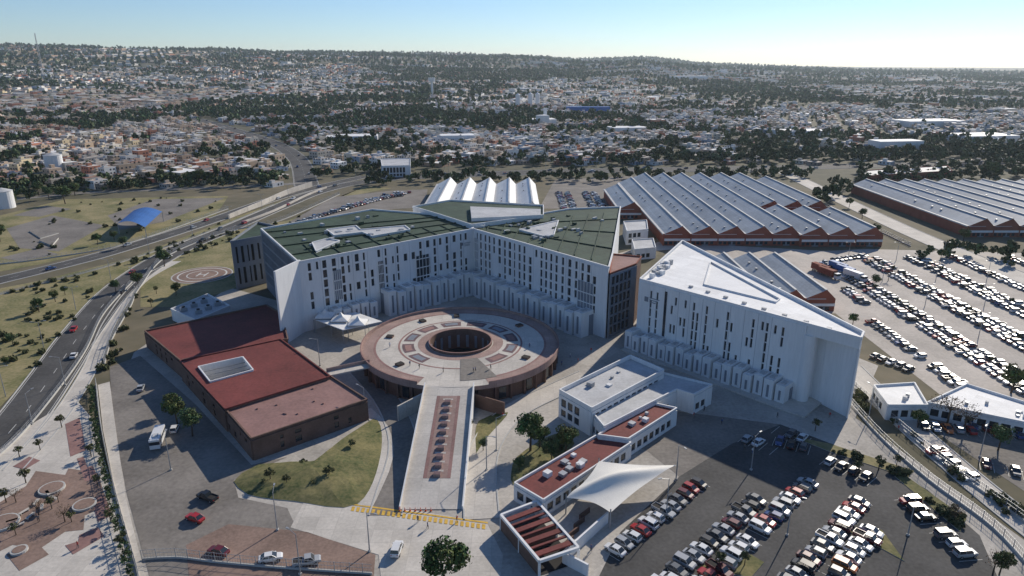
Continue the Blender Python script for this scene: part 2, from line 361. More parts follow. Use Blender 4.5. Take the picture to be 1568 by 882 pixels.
def row(p,q,sp=2.75,fill=.92,lines=True,z=.06):
    L=math.dist(p,q); n=int(L/sp); ux,uy=(q[0]-p[0])/L,(q[1]-p[1])/L; a=math.atan2(uy,ux)+math.pi/2
    if lines: rowlines(p,q,4.8,sp)
    for i in range(n):
        if random.random()>fill: continue
        t=(i+.5)*sp; o=random.uniform(-.35,.35)
        car(p[0]+ux*t-uy*o,p[1]+uy*t+ux*o,a+random.choice((0,math.pi))+random.gauss(0,.03),z=z)
def SE(s,e): return ((s+e)*.7071,(s-e)*.7071)
for e,s0,s1 in ((-63.5,90,125),(-51.6,88,128),(-46.4,88,143),(-35.5,100,143),(-30.3,100,136)): row(SE(s0,e),SE(s1,e),2.8,.93)
row(P(1262,706),P(1352,745)); row(P(1385,765),P(1490,862)); row(P(1185,676),P(1240,690),fill=.8)
row(SE(158,-62),SE(158,-52),fill=.6); row(SE(148,-66),SE(148,-56),fill=.7)
for k,x in enumerate((131,147,152.5,169,174.5,191,196.5,213,240,256,262)):
    y0=178 if k>1 else 172; y1=(240,310,310,318,318,320,320,322,320,318,318)[k]
    if x>=240: y0=170
    row((x,y0),(x,y1),fill=.9 if k>0 else .85)
for x in (149.8,171.8,193.8,259):
    sheet('planted_median',[(x-.3,176),(x+.3,176),(x+.3,316),(x-.3,316)],.18,'dirt',True,True)
for k in range(6):
    a,b=P(455+k*26,342-k*8.5),P(600+k*9,300-k*1.5)
    row(a,((a[0]+b[0])/2+8,(a[1]+b[1])/2+3) if k>3 else b,fill=.85,lines=False)
for x in(34,40,53,59,72,78): row((x,425),(x,492),fill=.9,lines=False)
for a,b in[((1405,655),(1568,668)),((1425,690),(1500,745)),((1500,712),(1600,735)),((1480,655),(1640,672))]: row(P(*a),P(*b),fill=.85)
for a,b in[((1275,400),(1330,392)),((1290,440),(1330,470)),((1335,545),(1420,580))]: row(P(*a),P(*b),fill=.8,lines=False)
mb.obj('parking_bay_lines')
for u,v,a,k,c in [(216,597,1.9,'sedan',1),(268,660,1.8,'hatch',0),(318,765,2.7,'pickup',3),(299,797,2.7,'sedan',4),(335,848,2.8,'sedan',6),(415,858,.3,'sedan',0),(470,864,.3,'pickup',1),(608,845,1.5,'suv',0)]:
    car(*P(u,v),a,k,c,z=.1)
def onroad(ln,fr,off,**kw):
    l2=offset(ln,off)
    for t in fr:
        i=int(t*(len(ln)-2)); p,q=l2[i],l2[i+1]; car(*p,math.atan2(q[1]-p[1],q[0]-p[0])+(0 if off>0 else math.pi),z=.08,name='car',**kw)
onroad(hwA,(.17,.3,.41,.47,.55,.66,.75,.88),3); onroad(hwA,(.22,.36,.52,.7,.8),-3); onroad(hwB,(.2,.45,.6,.7,.85),2.5); onroad(hwB,(.33,.5),-2.5)
for o in(-8,-4,4,8): onroad(blv,[random.random() for _ in range(12)],o)
onroad(avn,(.1,.25,.5,.7,.9),4); onroad(avn,(.15,.4,.6),-4)
def bus(name,x,y,ang,L,paint,h=2.9):
    m=MB(); m.box(0,0,L,2.3,.45,1.5,paint); m.box(0,0,L-.1,2.2,1.5,h-.5,'glass'); m.box(0,0,L-.05,2.3,h-.5,h,paint)
    for i in range(int(L/1.5)):
        for s in(-1,1): m.box(-L/2+.6+i*1.5,s*1.11,.14,.08,1.5,h-.5,paint)
    m.box(-L*.2,0,1.6,1.2,h,h+.2,'grayroof'); wheels(m,(-L/2+1.4,L/2-1.4),1.16,.45); o=m.obj(name); o.location=(x,y,.06); o.rotation_euler[2]=ang
bus('white_bus',*P(243,678),1.85,8,PA[0])
def truck(x,y,ang,cm,L=9):
    m=MB(); m.box(-1,0,L,2.5,1.0,3.7,cm); m.box(0,0,L+2,1,.7,1.0,'steel'); m.box(L/2+.7,0,2,2.4,.6,2.0,PA[0]); m.box(L/2+.5,0,1.6,2.3,2.0,2.9,'glass'); m.box(L/2+.5,0,1.65,2.3,2.9,3.0,PA[0])
    for i in range(int(L/.8)):
        for s in(-1,1): m.box(-1-L/2+.4+i*.8,s*1.27,.12,.06,1.05,3.65,cm)
    wheels(m,(-L/2+.2,-L/2+1.4,L/2+.6),1.2,.48); o=m.obj('container_truck'); o.location=(x,y,.06); o.rotation_euler[2]=ang
for u,v,c in[(1258,418,'brickr'),(1268,424,'brickr'),(1285,415,'blue'),(1296,421,'blue'),(1308,428,PA[0])]: truck(*P(u,v),math.radians(-70),c)
# ---------------------------------------------------------------- HOSPITAL
hosp=empty('hospital_building')
def slits(L,a=1.6,step=3.1,w=1.1,seed=0,jit=.7):
    r=random.Random(seed); u=a; out=[]
    while u<L-a-w:
        ww=w*r.choice((.7,1,1,1.3)); out.append((u,u+ww)); u+=ww+step-1+r.uniform(-jit,jit)
    return out
Z=25
LF,CJ,LB,LB2,LE=P(457,403,Z),P(725,352,Z),P(672,330,Z),P(570,322,Z),P(400,352,Z)
RF,RB,RB2,RJ=P(932,411,Z),P(950,318,Z),P(872,321,Z),P(722,346,Z)
w=MB(); w.prism([LF,CJ,LB,LB2,LE],0,Z,'white','green'); w.prism([CJ,RF,P(938,389,Z),RB,RB2,RJ],0,Z-.02,'white','green')
ann=PP([(353,372),(408,362),(440,352),(395,342)],20); w.prism(ann,0,20,'louv','green'); w.parapet(ann,20,.8,.4,'louv')
bk=PP([(632,318),(690,308),(832,316),(832,331),(722,346),(672,330)],26); w.prism(bk,0,26,'white','green'); w.parapet(bk,26,.8,.4,'white')
bk2=PP([(720,316),(828,320),(828,329),(722,334)],27.5); w.prism(bk2,26,27.5,'white','grayroof')
w.obj('wing_volumes',hosp)
f=MB()
rows5=[(7.6+i*3.5,10.4+i*3.5) for i in range(5)]
L1=math.dist(LF,CJ)
def mk(seed,p=.72,sparse=.25):
    r=random.Random(seed); t={}; cc={}
    def g(i,j):
        if i not in cc: cc[i]=r.random()
        if (i,j) not in t: t[(i,j)]=r.random()<(p if cc[i]>sparse else .35)
        return t[(i,j)]
    return g
f.facade(LF,CJ,0,Z,slits(L1,3,2.75,1.2,1,.5),rows5,mask=mk(5,.94,.12),joints=True)
L2=math.dist(CJ,RF)
f.facade(CJ,RF,0,Z,slits(L2,2.5,2.6,1.15,2,.45),rows5,mask=mk(6,.94,.10),joints=True)
def bay(p,q,t0,t1,z0,z1,o=.46,m='glass',n=4):
    a=(p[0]+(q[0]-p[0])*t0,p[1]+(q[1]-p[1])*t0); b=(p[0]+(q[0]-p[0])*t1,p[1]+(q[1]-p[1])*t1)
    L=math.dist(a,b); ux,uy=(b[0]-a[0])/L,(b[1]-a[1])/L; nx,ny=uy,-ux
    c=((a[0]+b[0])/2+nx*o,(a[1]+b[1])/2+ny*o); g=math.atan2(uy,ux)
    f.box(c[0],c[1],L,.2,z0,z1,m,g)
    for k in range(n+1):
        x,y=a[0]+(b[0]-a[0])*k/n+nx*(o+.15),a[1]+(b[1]-a[1])*k/n+ny*(o+.15); f.box(x,y,.12,.3,z0,z1,'white',g)
    k=z0+3.5
    while k<z1-1: f.box(c[0]+nx*.1,c[1]+ny*.1,L,.22,k,k+.35,'white',g); k+=3.5
bay(LF,CJ,.16,.20,9,20,m='louv'); bay(LF,CJ,.62,.70,7,19); bay(LF,CJ,.40,.43,8,20); bay(CJ,RF,.82,.92,7,18,n=5,m='louv'); bay(CJ,RF,.02,.05,6,22,m='louv')
L_=L1; ux,uy=(CJ[0]-LF[0])/L_,(CJ[1]-LF[1])/L_
for i,(du,dz,ww,h_) in enumerate(((0,19.5,.9,1.2),(1.3,20.2,3.2,.25),(1.3,19.6,2.6,.2),(1.3,19.1,2.9,.2))):
    t=L_-6.5+du; a=(LF[0]+ux*t+uy*.45,LF[1]+uy*t-ux*.45); f.seg(a,(a[0]+ux*ww,a[1]+uy*ww),.12,dz,dz+h_,'louv')
Ll=math.dist(LE,LF); f.facade(LE,LF,0,Z,[(2+i*1.5,2.9+i*1.5) for i in range(int((Ll-5)/1.5))],[(4+i*4.2,7.4+i*4.2) for i in range(5)],'louv','dark')
A0,A1=ann[0],ann[1]; f.facade(A0,A1,0,20,slits(math.dist(A0,A1),1.5,2.6,.9,4),[(2,9),(11,18)],'louv','dark')
f.obj('window_walls',hosp)
e=MB()
e.seg((-76.6,210.5),(LF[0]+.2,LF[1]+.8),.7,0,26,'white')
ebw=[(RF[0]+.5,RF[1]),P(938,390,23),P(982,394,23),P(974,405,23)]
e.prism(ebw,0,23,'brick','pinkroof'); e.parapet(ebw,23,.5,.35,'brickr')
p,q=ebw[0],ebw[3]; Lq=math.dist(p,q); e.facade(p,q,0,22.8,[(.8+i*2.4,2.7+i*2.4) for i in range(int((Lq-1.5)/2.4))],[(1+i*3.6,3.9+i*3.6) for i in range(6)],'louv','glass')
e.obj('end_walls',hosp)
r=MB()
for poly in ([LF,CJ,LB,LB2,LE],[CJ,RF,P(938,389,Z),RB,RB2,RJ]): r.parapet(poly,Z,.7,.5,'white')
def lerp(a,b,t): return (a[0]+(b[0]-a[0])*t,a[1]+(b[1]-a[1])*t)
for pl in ([(500,352),(545,346),(552,352),(620,346),(628,352),(570,362),(555,356),(512,361)],[(795,352),(855,338),(848,360),(832,362)],[(700,334),(745,334),(742,346),(722,347)],[(478,372),(500,366),(520,369),(484,385)]):
    r.prism(PP(pl,Z+.6),Z,Z+.6,'white','grayroof')
    q=PP(pl,Z+.6); r.parapet(q,Z+.6,.35,.4,'white')
for i in range(1,9):
    a,b=lerp(LF,CJ,i/9),lerp(LE,LB,i/9); r.seg(lerp(a,b,.05),lerp(a,b,.42),.35,Z,Z+.35,'green')
    a,b=lerp(CJ,RF,i/9),lerp(RJ,RB,i/9); r.seg(lerp(a,b,.05),lerp(a,b,.93),.35,Z,Z+.35,'green')
for k in(.25,.5,.75): r.seg(lerp(lerp(CJ,RJ,.1),RB,k*.3),lerp(RF,RB,k),.4,Z,Z+.4,'green')
for k in(.2,.45,.7,.9): r.seg(lerp(LF,LE,k),lerp(CJ,LB,k),.4,Z,Z+.45,'green')
rr=random.Random(9)
for i in range(60):
    if i%2: c=lerp(lerp(LF,CJ,rr.uniform(.1,.9)),lerp(LE,LB2,rr.uniform(.1,.9)),rr.uniform(.1,.85))
    else: c=lerp(lerp(CJ,RF,rr.uniform(.1,.9)),lerp(RJ,RB,rr.uniform(.3,.9)),rr.uniform(.1,.85))
    r.box(c[0],c[1],rr.uniform(.8,2.5),rr.uniform(.8,2),Z,Z+rr.uniform(.5,1.4),rr.choice(('steel','grayroof','green','green')),A45)
r.obj('roof_fittings',hosp)
def pods(p,q,t0,t1,n,dep,h,step=0,w_=.82,parent=hosp):
    m=MB(); L=math.dist(p,q); ux,uy=(q[0]-p[0])/L,(q[1]-p[1])/L; nx,ny=uy,-ux; g=math.atan2(uy,ux); W=L*(t1-t0)/n
    for i in range(n):
        t=L*t0+W*(i+.5); d=dep+ (step if i%2 else 0); hh=h-(.8 if i%3==1 else 0)
        c=(p[0]+ux*t+nx*(d/2+.42),p[1]+uy*t+ny*(d/2+.42))
        m.box(c[0],c[1],W*w_,d,0,hh,'white',g,'whiteroof')
        m.box(c[0]+nx*.1,c[1]+ny*.1,W*w_*.22,d+.12,1.2,hh-1.6,'louv',g)
        m.box(c[0],c[1],W*w_*.5,d*.5,hh,hh+.25,'grayroof',g)
        m.box(c[0]-nx*d*.3,c[1]-ny*d*.3,W*.9,d*.35,0,hh-1.5,'louv',g)
    m.obj('consulting_pods',parent)
pods(LF,CJ,.40,.97,11,6,9.5,.8); pods(CJ,RF,.06,.93,15,6,9.0,.6); pods(LF,CJ,.12,.36,5,4,7)
# ---------------------------------------------------------------- RING
ringb=empty('ring_plaza_building'); RC=(-16.2,199); RR=31; RZ=6
g=MB(); n=96
def arcq(m_,r0,r1,z,mt,a0=0,a1=n,drop=None):
    for k in range(a0,a1):
        a,b=2*math.pi*k/n,2*math.pi*(k+1)/n
        c=lambda r,t:(RC[0]+r*math.cos(t),RC[1]+r*math.sin(t))
        m_.face([(*c(r0,a),z),(*c(r1,a),z),(*c(r1,b),z),(*c(r0,b),z)],mt)
def cylw(m_,r,z0,z1,mt,a0=0,a1=n):
    for k in range(a0,a1):
        a,b=2*math.pi*k/n,2*math.pi*(k+1)/n
        m_.face([(RC[0]+r*math.cos(a),RC[1]+r*math.sin(a),z0),(RC[0]+r*math.cos(b),RC[1]+r*math.sin(b),z0),(RC[0]+r*math.cos(b),RC[1]+r*math.sin(b),z1),(RC[0]+r*math.cos(a),RC[1]+r*math.sin(a),z1)],mt)
arcq(g,9.6,RR,RZ,'concl'); arcq(g,26.3,RR,RZ+.03,'pink',0,67); arcq(g,26.3,RR,RZ+.03,'pink',77,96); arcq(g,26.3,27.0,RZ+.05,'pinkroof',0,67);arcq(g,26.3,27.0,RZ+.05,'pinkroof',77,96); arcq(g,10.3,13.4,RZ+.03,'pink'); arcq(g,18.9,19.5,RZ+.03,'pinkroof')
for k in range(0,96,8):
    if k in(64,72): continue
    arcq(g,14.6,18.2,RZ+.05,'plum',k+1,k+7); arcq(g,15.4,17.4,RZ+.07,'louv' if k%16 else 'pinkroof',k+2,k+6)
arcq(g,12.8,27.2,RZ+.09,'asph2',73,79)
for a0,a1 in((0,67),(77,96)):
    cylw(g,RR,RZ,RZ+.9,'pink',a0,a1); cylw(g,RR-.35,RZ,RZ+.9,'pink',a0,a1); arcq(g,RR-.35,RR,RZ+.9,'pinkroof',a0,a1)
cylw(g,RR,RZ-1.2,RZ,'pink')
cylw(g,RR-1.2,0,RZ-1.2,'brick'); arcq(g,RR-1.2,RR,RZ-1.2,'brick')
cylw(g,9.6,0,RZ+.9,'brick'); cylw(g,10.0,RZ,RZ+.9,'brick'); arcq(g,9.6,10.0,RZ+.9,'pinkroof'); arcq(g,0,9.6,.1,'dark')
g.obj('ring_slab',ringb)
g=MB()
for k in range(40):
    a=2*math.pi*k/40
    if k%2: g.box(RC[0]+(RR-1.15)*math.cos(a),RC[1]+(RR-1.15)*math.sin(a),.25,2.2,.6,3.9,'glass',a)
    g.box(RC[0]+(RR-.75)*math.cos(a+.08),RC[1]+(RR-.75)*math.sin(a+.08),.8,.5,0,RZ-1.2,'brick',a+.08)
    if k%2: g.box(RC[0]+9.55*math.cos(a),RC[1]+9.55*math.sin(a),.2,.9,.6,4.8,'louv',a)
g.obj('openings_and_piers',ringb)
g=MB()
for k in (10,26,34,45,60,88):
    a=2*math.pi*k/96; g.box(RC[0]+23.5*math.cos(a),RC[1]+23.5*math.sin(a),2.2,1.8,RZ,RZ+.6,'brick',a,'dark')
g.obj('planters',ringb)
# ramp
g=MB(); x0,x1=-23.6,-10.6; y0,y1=122.5,168.8; zt=RZ+.04
g.face([(x0,y0,.16),(x1,y0,.16),(x1,y1,zt),(x0,y1,zt)],'concl')
for x in(x0,x1):
    s=-1 if x==x0 else 1
    g.face([(x,y0,0),(x,y1,0),(x,y1,zt+1),(x,y0,.9)],'concl'); g.face([(x+s*.3,y0,0),(x+s*.3,y1,0),(x+s*.3,y1,zt+1),(x+s*.3,y0,.9)],'white')
    g.face([(x,y0,.9),(x+s*.3,y0,.9),(x+s*.3,y1,zt+1),(x,y1,zt+1)],'white'); g.face([(x,y0,0),(x+s*.3,y0,0),(x+s*.3,y0,.9),(x,y0,.9)],'white')
zz=lambda y:.16+(zt-.16)*(y-y0)/(y1-y0)
for xa,xb in((-20.0,-19.2),(-14.6,-13.8)): g.face([(xa,132,zz(132)+.03),(xb,132,zz(132)+.03),(xb,164,zz(164)+.03),(xa,164,zz(164)+.03)],'pinkroof')
g.face([(-19.2,132,zz(132)+.02),(-14.6,132,zz(132)+.02),(-14.6,164,zz(164)+.02),(-19.2,164,zz(164)+.02)],'pink')
for i in range(10):
    y=133+i*3.1; g.box(-16.9,y,1.6,1.3,zz(y)-.6,zz(y)+.65,'pink',0,'plum'); 
    y+=1.5; g.face([(-18.2,y-.3,zz(y-.3)+.04),(-15.6,y-.3,zz(y-.3)+.04),(-15.6,y+.3,zz(y+.3)+.04),(-18.2,y+.3,zz(y+.3)+.04)],'concl')
g.obj('entrance_ramp',ringb)
for u in range(612,664,8):
    m=MB(); m.cyl(0,0,.22,.2,0,.12,'orange'); m.cyl(0,0,.15,.05,.12,.85,'orange'); m.cyl(0,0,.12,.1,.4,.55,'white'); o=m.obj('traffic_bollard'); o.location=(*P(u,783),.13)
m=MB(); m.seg((-23.9,168),(-30,160),.4,0,4.5,'concl'); m.obj('retaining_wall')
m=MB(); m.seg((-10.3,168),(-2,163),.4,0,4.0,'brick'); m.obj('retaining_wall')
m=MB(); m.seg(P(500,572,6),P(568,558,6),3.2,5.6,6,'concl'); m.seg(P(500,569,6),P(566,555,6),.2,6,7,'pink'); m.obj('footbridge')
m=MB()
for (u,v) in((498,482),(522,487),(548,493)):
    c=P(u,v,6); 
    pts=[(c[0]+dx*2.9,c[1]+dy*2.9) for dx,dy in((-1,-1),(1,-1),(1,1),(-1,1))]
    for k in range(4):
        p,q=pts[k],pts[(k+1)%4]; m.face([(*p,6),(*q,6),(*lerp(q,c,.7),6.9),(*lerp(p,c,.7),6.9)],'whiteroof'); m.face([(*lerp(p,c,.7),6.9),(*lerp(q,c,.7),6.9),(*c,8.3)],'whiteroof'); m.cyl(*p,.1,.1,0,6,'steel',6)
        m.face([(*p,5.6),(*q,5.6),(*q,6),(*p,6)],'whiteroof')
q=PP([(480,488),(545,478),(585,492),(525,505)],5.2); m.prism(q,4.9,5.2,'white','whiteroof',True)
for p in q: m.cyl(*p,.15,.15,0,4.9,'steel',6)
m.obj('entrance_canopy')
# ---------------------------------------------------------------- RED ROOF BUILDING
rb=empty('red_roof_building'); m=MB()
RA=PP([(222,508),(408,468),(432,482),(441,521),(430,521),(276,553)],5.4)
Bq=PP([(276,553),(430,520),(506,577),(345,627)],6.3); Cq=PP([(345,627),(506,577),(562,613),(385,673)],5.6)
Bi=PP([(304,563),(372,548),(388,568),(322,586)],6.3)
m.prism(RA,0,5.4,'brick','red'); m.parapet(RA,5.4,.5,.4,'brick')
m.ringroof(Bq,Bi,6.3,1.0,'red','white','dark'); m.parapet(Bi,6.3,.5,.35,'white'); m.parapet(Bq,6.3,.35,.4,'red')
for k in range(4): p,q=Bq[k],Bq[(k+1)%4]; m.face([(*p,0),(*q,0),(*q,6.3),(*p,6.3)],'brick')
m.prism(Cq,0,5.6,'brick','pinkroof'); m.parapet(Cq,5.6,.45,.4,'brick')
for k in range(4): m.seg(lerp(Bi[0],Bi[3],(k+.5)/4),lerp(Bi[1],Bi[2],(k+.5)/4),.12,5.2,5.4,'steel')
m.obj('roof_and_walls',rb); m=MB()
for (p,q,h,s) in((Cq[3],Cq[2],5.3,1),(RA[0],RA[5],5.1,2),(Bq[0],Bq[3],5.9,3),(Cq[0],Cq[3],5.3,4)):
    L=math.dist(p,q); m.facade(p,q,0,h,slits(L,2,4.2,1.3,s),[(1.0,2.6),(3.4,4.4)],'brick','glass',mask=mk(s,.8),off=.3,dep=.25)
m.obj('window_walls',rb)
m=MB()
for i in range(8):
    c=lerp(lerp(Cq[0],Cq[1],random.random()),lerp(Cq[3],Cq[2],random.random()),random.uniform(.2,.8)); m.box(*c,.5,.5,5.6,5.9,'pinkroof')
m.obj('roof_vents',rb)
m=MB(); q=PP([(262,475),(318,452),(352,470),(300,492)],4); m.prism(q,0,4,'white','grayroof'); m.parapet(q,4,.7,.3,'white')
for i in range(6): c=lerp(lerp(q[0],q[1],.15+.14*i),lerp(q[3],q[2],.15+.14*i),.3+.4*(i%2)); m.box(*c,2.2,1.8,4,5.5,'steel',.6); m.cyl(*c,.6,.6,5.5,5.8,'dark',10)
m.obj('plant_building')
# helipad
HC=P(310,421); m=MB()
for i,(r,mt) in enumerate(((12.8,'kerb'),(12.2,'yard'),(10.4,'wpaint'),(9.7,'yard'),(6.6,'wpaint'),(6.1,'yard'))): 
    m.face([(HC[0]+r*math.cos(2*math.pi*k/48),HC[1]+r*math.sin(2*math.pi*k/48),.1+.02*i) for k in range(48)],mt)
for x in(-1.6,1.6): m.box(HC[0]+x,HC[1],.7,5.5,.21,.23,'wpaint')
m.box(HC[0],HC[1],2.5,.7,.21,.233,'wpaint'); m.obj('helipad')
# ---------------------------------------------------------------- WHITE BUILDING RIGHT
wb=empty('white_wedge_building'); Z2=22.5; m=MB()
O=PP([(980,430),(1318,521),(1322,512),(1045,371)],Z2); I=PP([(1078,437),(1188,464),(1194,459),(1088,402)],Z2)
m.ringroof(O,I,Z2,Z2-3,'whiteroof','white','grayroof'); m.parapet(O,Z2,.9,.5,'white'); m.parapet(I,Z2,.5,.3,'white')
Fe=lerp(O[0],O[1],.80); Be=lerp(O[3],O[2],.90)
core=[O[0],Fe,Be,O[3]]
m.prism(core,0,Z2-.05,'white','white')
m.prism([Fe,O[1],O[2],Be],Z2-2.5,Z2-.04,'white','white',True)
rec=lerp(Fe,Be,.45); m.prism([rec,lerp(O[1],O[2],.1),O[2],Be],0,Z2-2.5,'white','white')
pv=None
for k in range(13):
    t=k/12; c0=lerp(Fe,O[1],.22+.78*t)
    pt=(c0[0]+(rec[0]-Fe[0])*.8*(1-t)**.6,c0[1]+(rec[1]-Fe[1])*.8*(1-t)**.6)
    if pv: m.seg(pv,pt,.3,0,Z2-2.5,'white')
    pv=pt
c=lerp(Fe,O[1],.13); m.cyl(c[0],c[1]+1.6,1.9,1.9,0,Z2-2.5,'white',32)
m.obj('walls_and_roof',wb); m=MB()
Lw=math.dist(O[0],Fe); cols=[]
for a in (4.6,7.0,12.6,13.9,16.0,17.4,20.4,21.8,24.8,26.2,28.6,31.8,33.2,35.6,38.4,39.8,42.6,44.0,46.4,48.6): 
    if a<Lw-2: cols.append((a,a+.75))
m.facade(O[0],Fe,0,Z2,cols,[(5,7.9),(8.2,11.2),(11.6,14.4),(14.6,17.4),(17.8,20.4)],mask=mk(12,.88),off=.5,dep=.45,joints=True)
a=lerp(O[0],Fe,.185); b_=lerp(O[0],Fe,.2)
ux,uy=(Fe[0]-O[0][0])/Lw,(Fe[1]-O[0][1])/Lw
m.seg((a[0]+uy*.55,a[1]-ux*.55),(b_[0]+uy*.55,b_[1]-ux*.55),.35,1,Z2-1.0,'glass')
for i,dz in enumerate((17.8,17.1,16.4)):
    a=(O[0][0]+ux*4.5+uy*.56,O[0][1]+uy*4.5-ux*.56); b_=(a[0]+ux*(3.8-i*.7),a[1]+uy*(3.8-i*.7)); m.seg(a,b_,.14,dz,dz+.25,'louv')
a=(O[0][0]+ux*2.6+uy*.56,O[0][1]+uy*2.6-ux*.56); b_=(a[0]+ux*1.4,a[1]+uy*1.4); m.seg(a,b_,.14,16.4,18,'louv')
m.obj('slit_windows',wb)
pods(O[0],Fe,-.02,.98,17,5,6.4,.5,parent=wb)
m=MB(); m.prism([(O[0][0]-6,O[0][1]-5),(Fe[0]-2,Fe[1]-10),(Fe[0]+7,Fe[1]-1),(O[0][0],O[0][1])],0,.5,'concl'); 
for i in range(26):
    c=lerp(lerp(O[0],O[3],random.uniform(.08,.4)),lerp(O[0],O[3],.5),random.random()*.4); c=(c[0]+ux*random.uniform(1,5),c[1]+uy*random.uniform(1,5)); m.box(*c,random.uniform(.6,2),random.uniform(.6,1.6),Z2,Z2+random.uniform(.6,1.8),random.choice(('steel','grayroof','white')),A45)
for i in range(8): c=lerp(lerp(O[0],O[1],.25+.09*i),lerp(O[3],O[2],.25+.09*i),.15); m.box(*c,1.2,.8,Z2,Z2+.6,'grayroof',-A45)
m.obj('plinth_and_plant',wb)
# ---------------------------------------------------------------- LOW BUILDINGS
def lowb(name,px,z,roof,wall='white',par=.6,win=True,units=0):
    e=empty(name); q=PP(px,z); m=MB(); m.prism(q,0,z,wall,roof); m.parapet(q,z,par,.35,wall)
    for i in range(units):
        c=lerp(lerp(q[0],q[1],random.uniform(.15,.85)),lerp(q[3],q[2],random.uniform(.15,.85)),random.uniform(.2,.8)); s=random.uniform(.6,1.6); m.box(*c,s,s,z,z+random.uniform(.4,1.2),random.choice(('steel','grayroof','white')),A45)
    m.obj('walls_and_roof',e)
    if win:
        a=sum(q[i-1][0]*q[i][1]-q[i][0]*q[i-1][1] for i in range(len(q))); qq=q if a>0 else q[::-1]; m=MB()
        for i in range(len(qq)):
            p,r_=qq[i],qq[(i+1)%len(qq)]; L=math.dist(p,r_)
            if L<5: continue
            m.facade(p,r_,0,z-.2,[(1+k*2.6,2.9+k*2.6) for k in range(int((L-2)/2.6))],[(.9,min(z-.9,2.9))]+([(3.7,z-1)] if z>5.5 else []),wall,off=.25,dep=.2)
        m.obj('window_walls',e)
lowb('white_clinic_building',[(857,602),(965,549),(1016,571),(906,630)],7,'grayroof',par=1.2,units=5)
lowb('white_link_building',[(906,632),(1016,573),(1090,591),(1062,606),(1036,598),(925,655)],5.5,'grayroof')
lowb('red_roof_clinic',[(916,668),(985,616),(1036,627),(962,674)],4.6,'red',units=4)
lowb('red_roof_annex',[(788,742),(913,669),(966,680),(832,768)],3.9,'red',units=10)
lowb('white_site_office',[(1338,592),(1400,588),(1420,622),(1360,622)],4,'whiteroof',units=2)
lowb('white_site_building',[(1420,618),(1480,590),(1640,640),(1600,655)],4,'whiteroof',units=6)
lowb('gatehouse',[(955,340),(990,338),(992,352),(960,355)],7,'grayroof','white')
lowb('utility_building',[(968,368),(1000,366),(1004,380),(972,383)],5,'grayroof','white')
lowb('row_of_workshops',[(1320,262),(1450,254),(1458,262),(1325,270)],5,'grayroof','brickr')
lowb('apartment_block',[(583,244),(628,243),(628,254),(585,255)],9,'grayroof','white')
# slatted pergola
m=MB(); q=PP([(767,788),(822,767),(886,838),(826,858)],3.6)
m.parapet(q,3.1,.6,.5,'white')
for i in range(1,8): m.seg(lerp(q[0],q[3],i/8),lerp(q[1],q[2],i/8),1.2 if i%2 else .5,3.2,3.5,'red')
for p in q+[lerp(q[0],q[3],.5),lerp(q[1],q[2],.5)]: m.box(*p,.5,.5,0,3.1,'white')
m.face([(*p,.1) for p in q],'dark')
m.seg(q[0],q[3],.3,0,3.1,'brick'); m.seg(lerp(q[0],q[3],.5),lerp(q[1],q[2],.5),.3,0,3.1,'brick'); m.obj('slatted_pergola')
# tensile canopy
m=MB(); c4=[P(867,762,4),P(917,706,5),P(1037,712,4.5),P(935,785,4)]; hz=[4,5,4.5,4]; n=28
def cs(i,j):
    u,v=i/n,j/n; sag=.08
    w4=[(1-u)*(1-v),u*(1-v),u*v,(1-u)*v]; px=sum(w4[k]*c4[k][0] for k in range(4)); py=sum(w4[k]*c4[k][1] for k in range(4)); z=sum(w4[k]*hz[k] for k in range(4))
    cx,cy=sum(p[0] for p in c4)/4,sum(p[1] for p in c4)/4
    eb=max(4*u*(1-u)*(abs(2*v-1)**3),4*v*(1-v)*(abs(2*u-1)**3)); px+=(cx-px)*sag*eb*1.6; py+=(cy-py)*sag*eb*1.6
    z+=1.0*math.exp(-((u-.55)**2+(v-.45)**2)*9)+1.3*math.exp(-((u-v)**2)*30)*(4*u*(1-u))
    return (px,py,z)
for i in range(n):
    for j in range(n): m.face([cs(i,j),cs(i+1,j),cs(i+1,j+1),cs(i,j+1)],'fabric')
for k in range(4):
    m.tube((*c4[k],0),(*c4[k],hz[k]+.8),.14,'steel',6)
m.tube((*lerp(c4[0],c4[2],.5),0),(*lerp(c4[0],c4[2],.5),6),.16,'steel',6)
m.obj('tensile_canopy')
m=MB()
for i in range(4):
    c=lerp(P(895,790),P(860,850),i/4); m.box(*c,3.4,.3,0,1.2,'brick',A45)
m.seg(P(862,862),P(930,800),.4,0,2.6,'white'); m.seg(P(862,862),P(900,882),.4,0,2.6,'white'); m.obj('courtyard_wall')
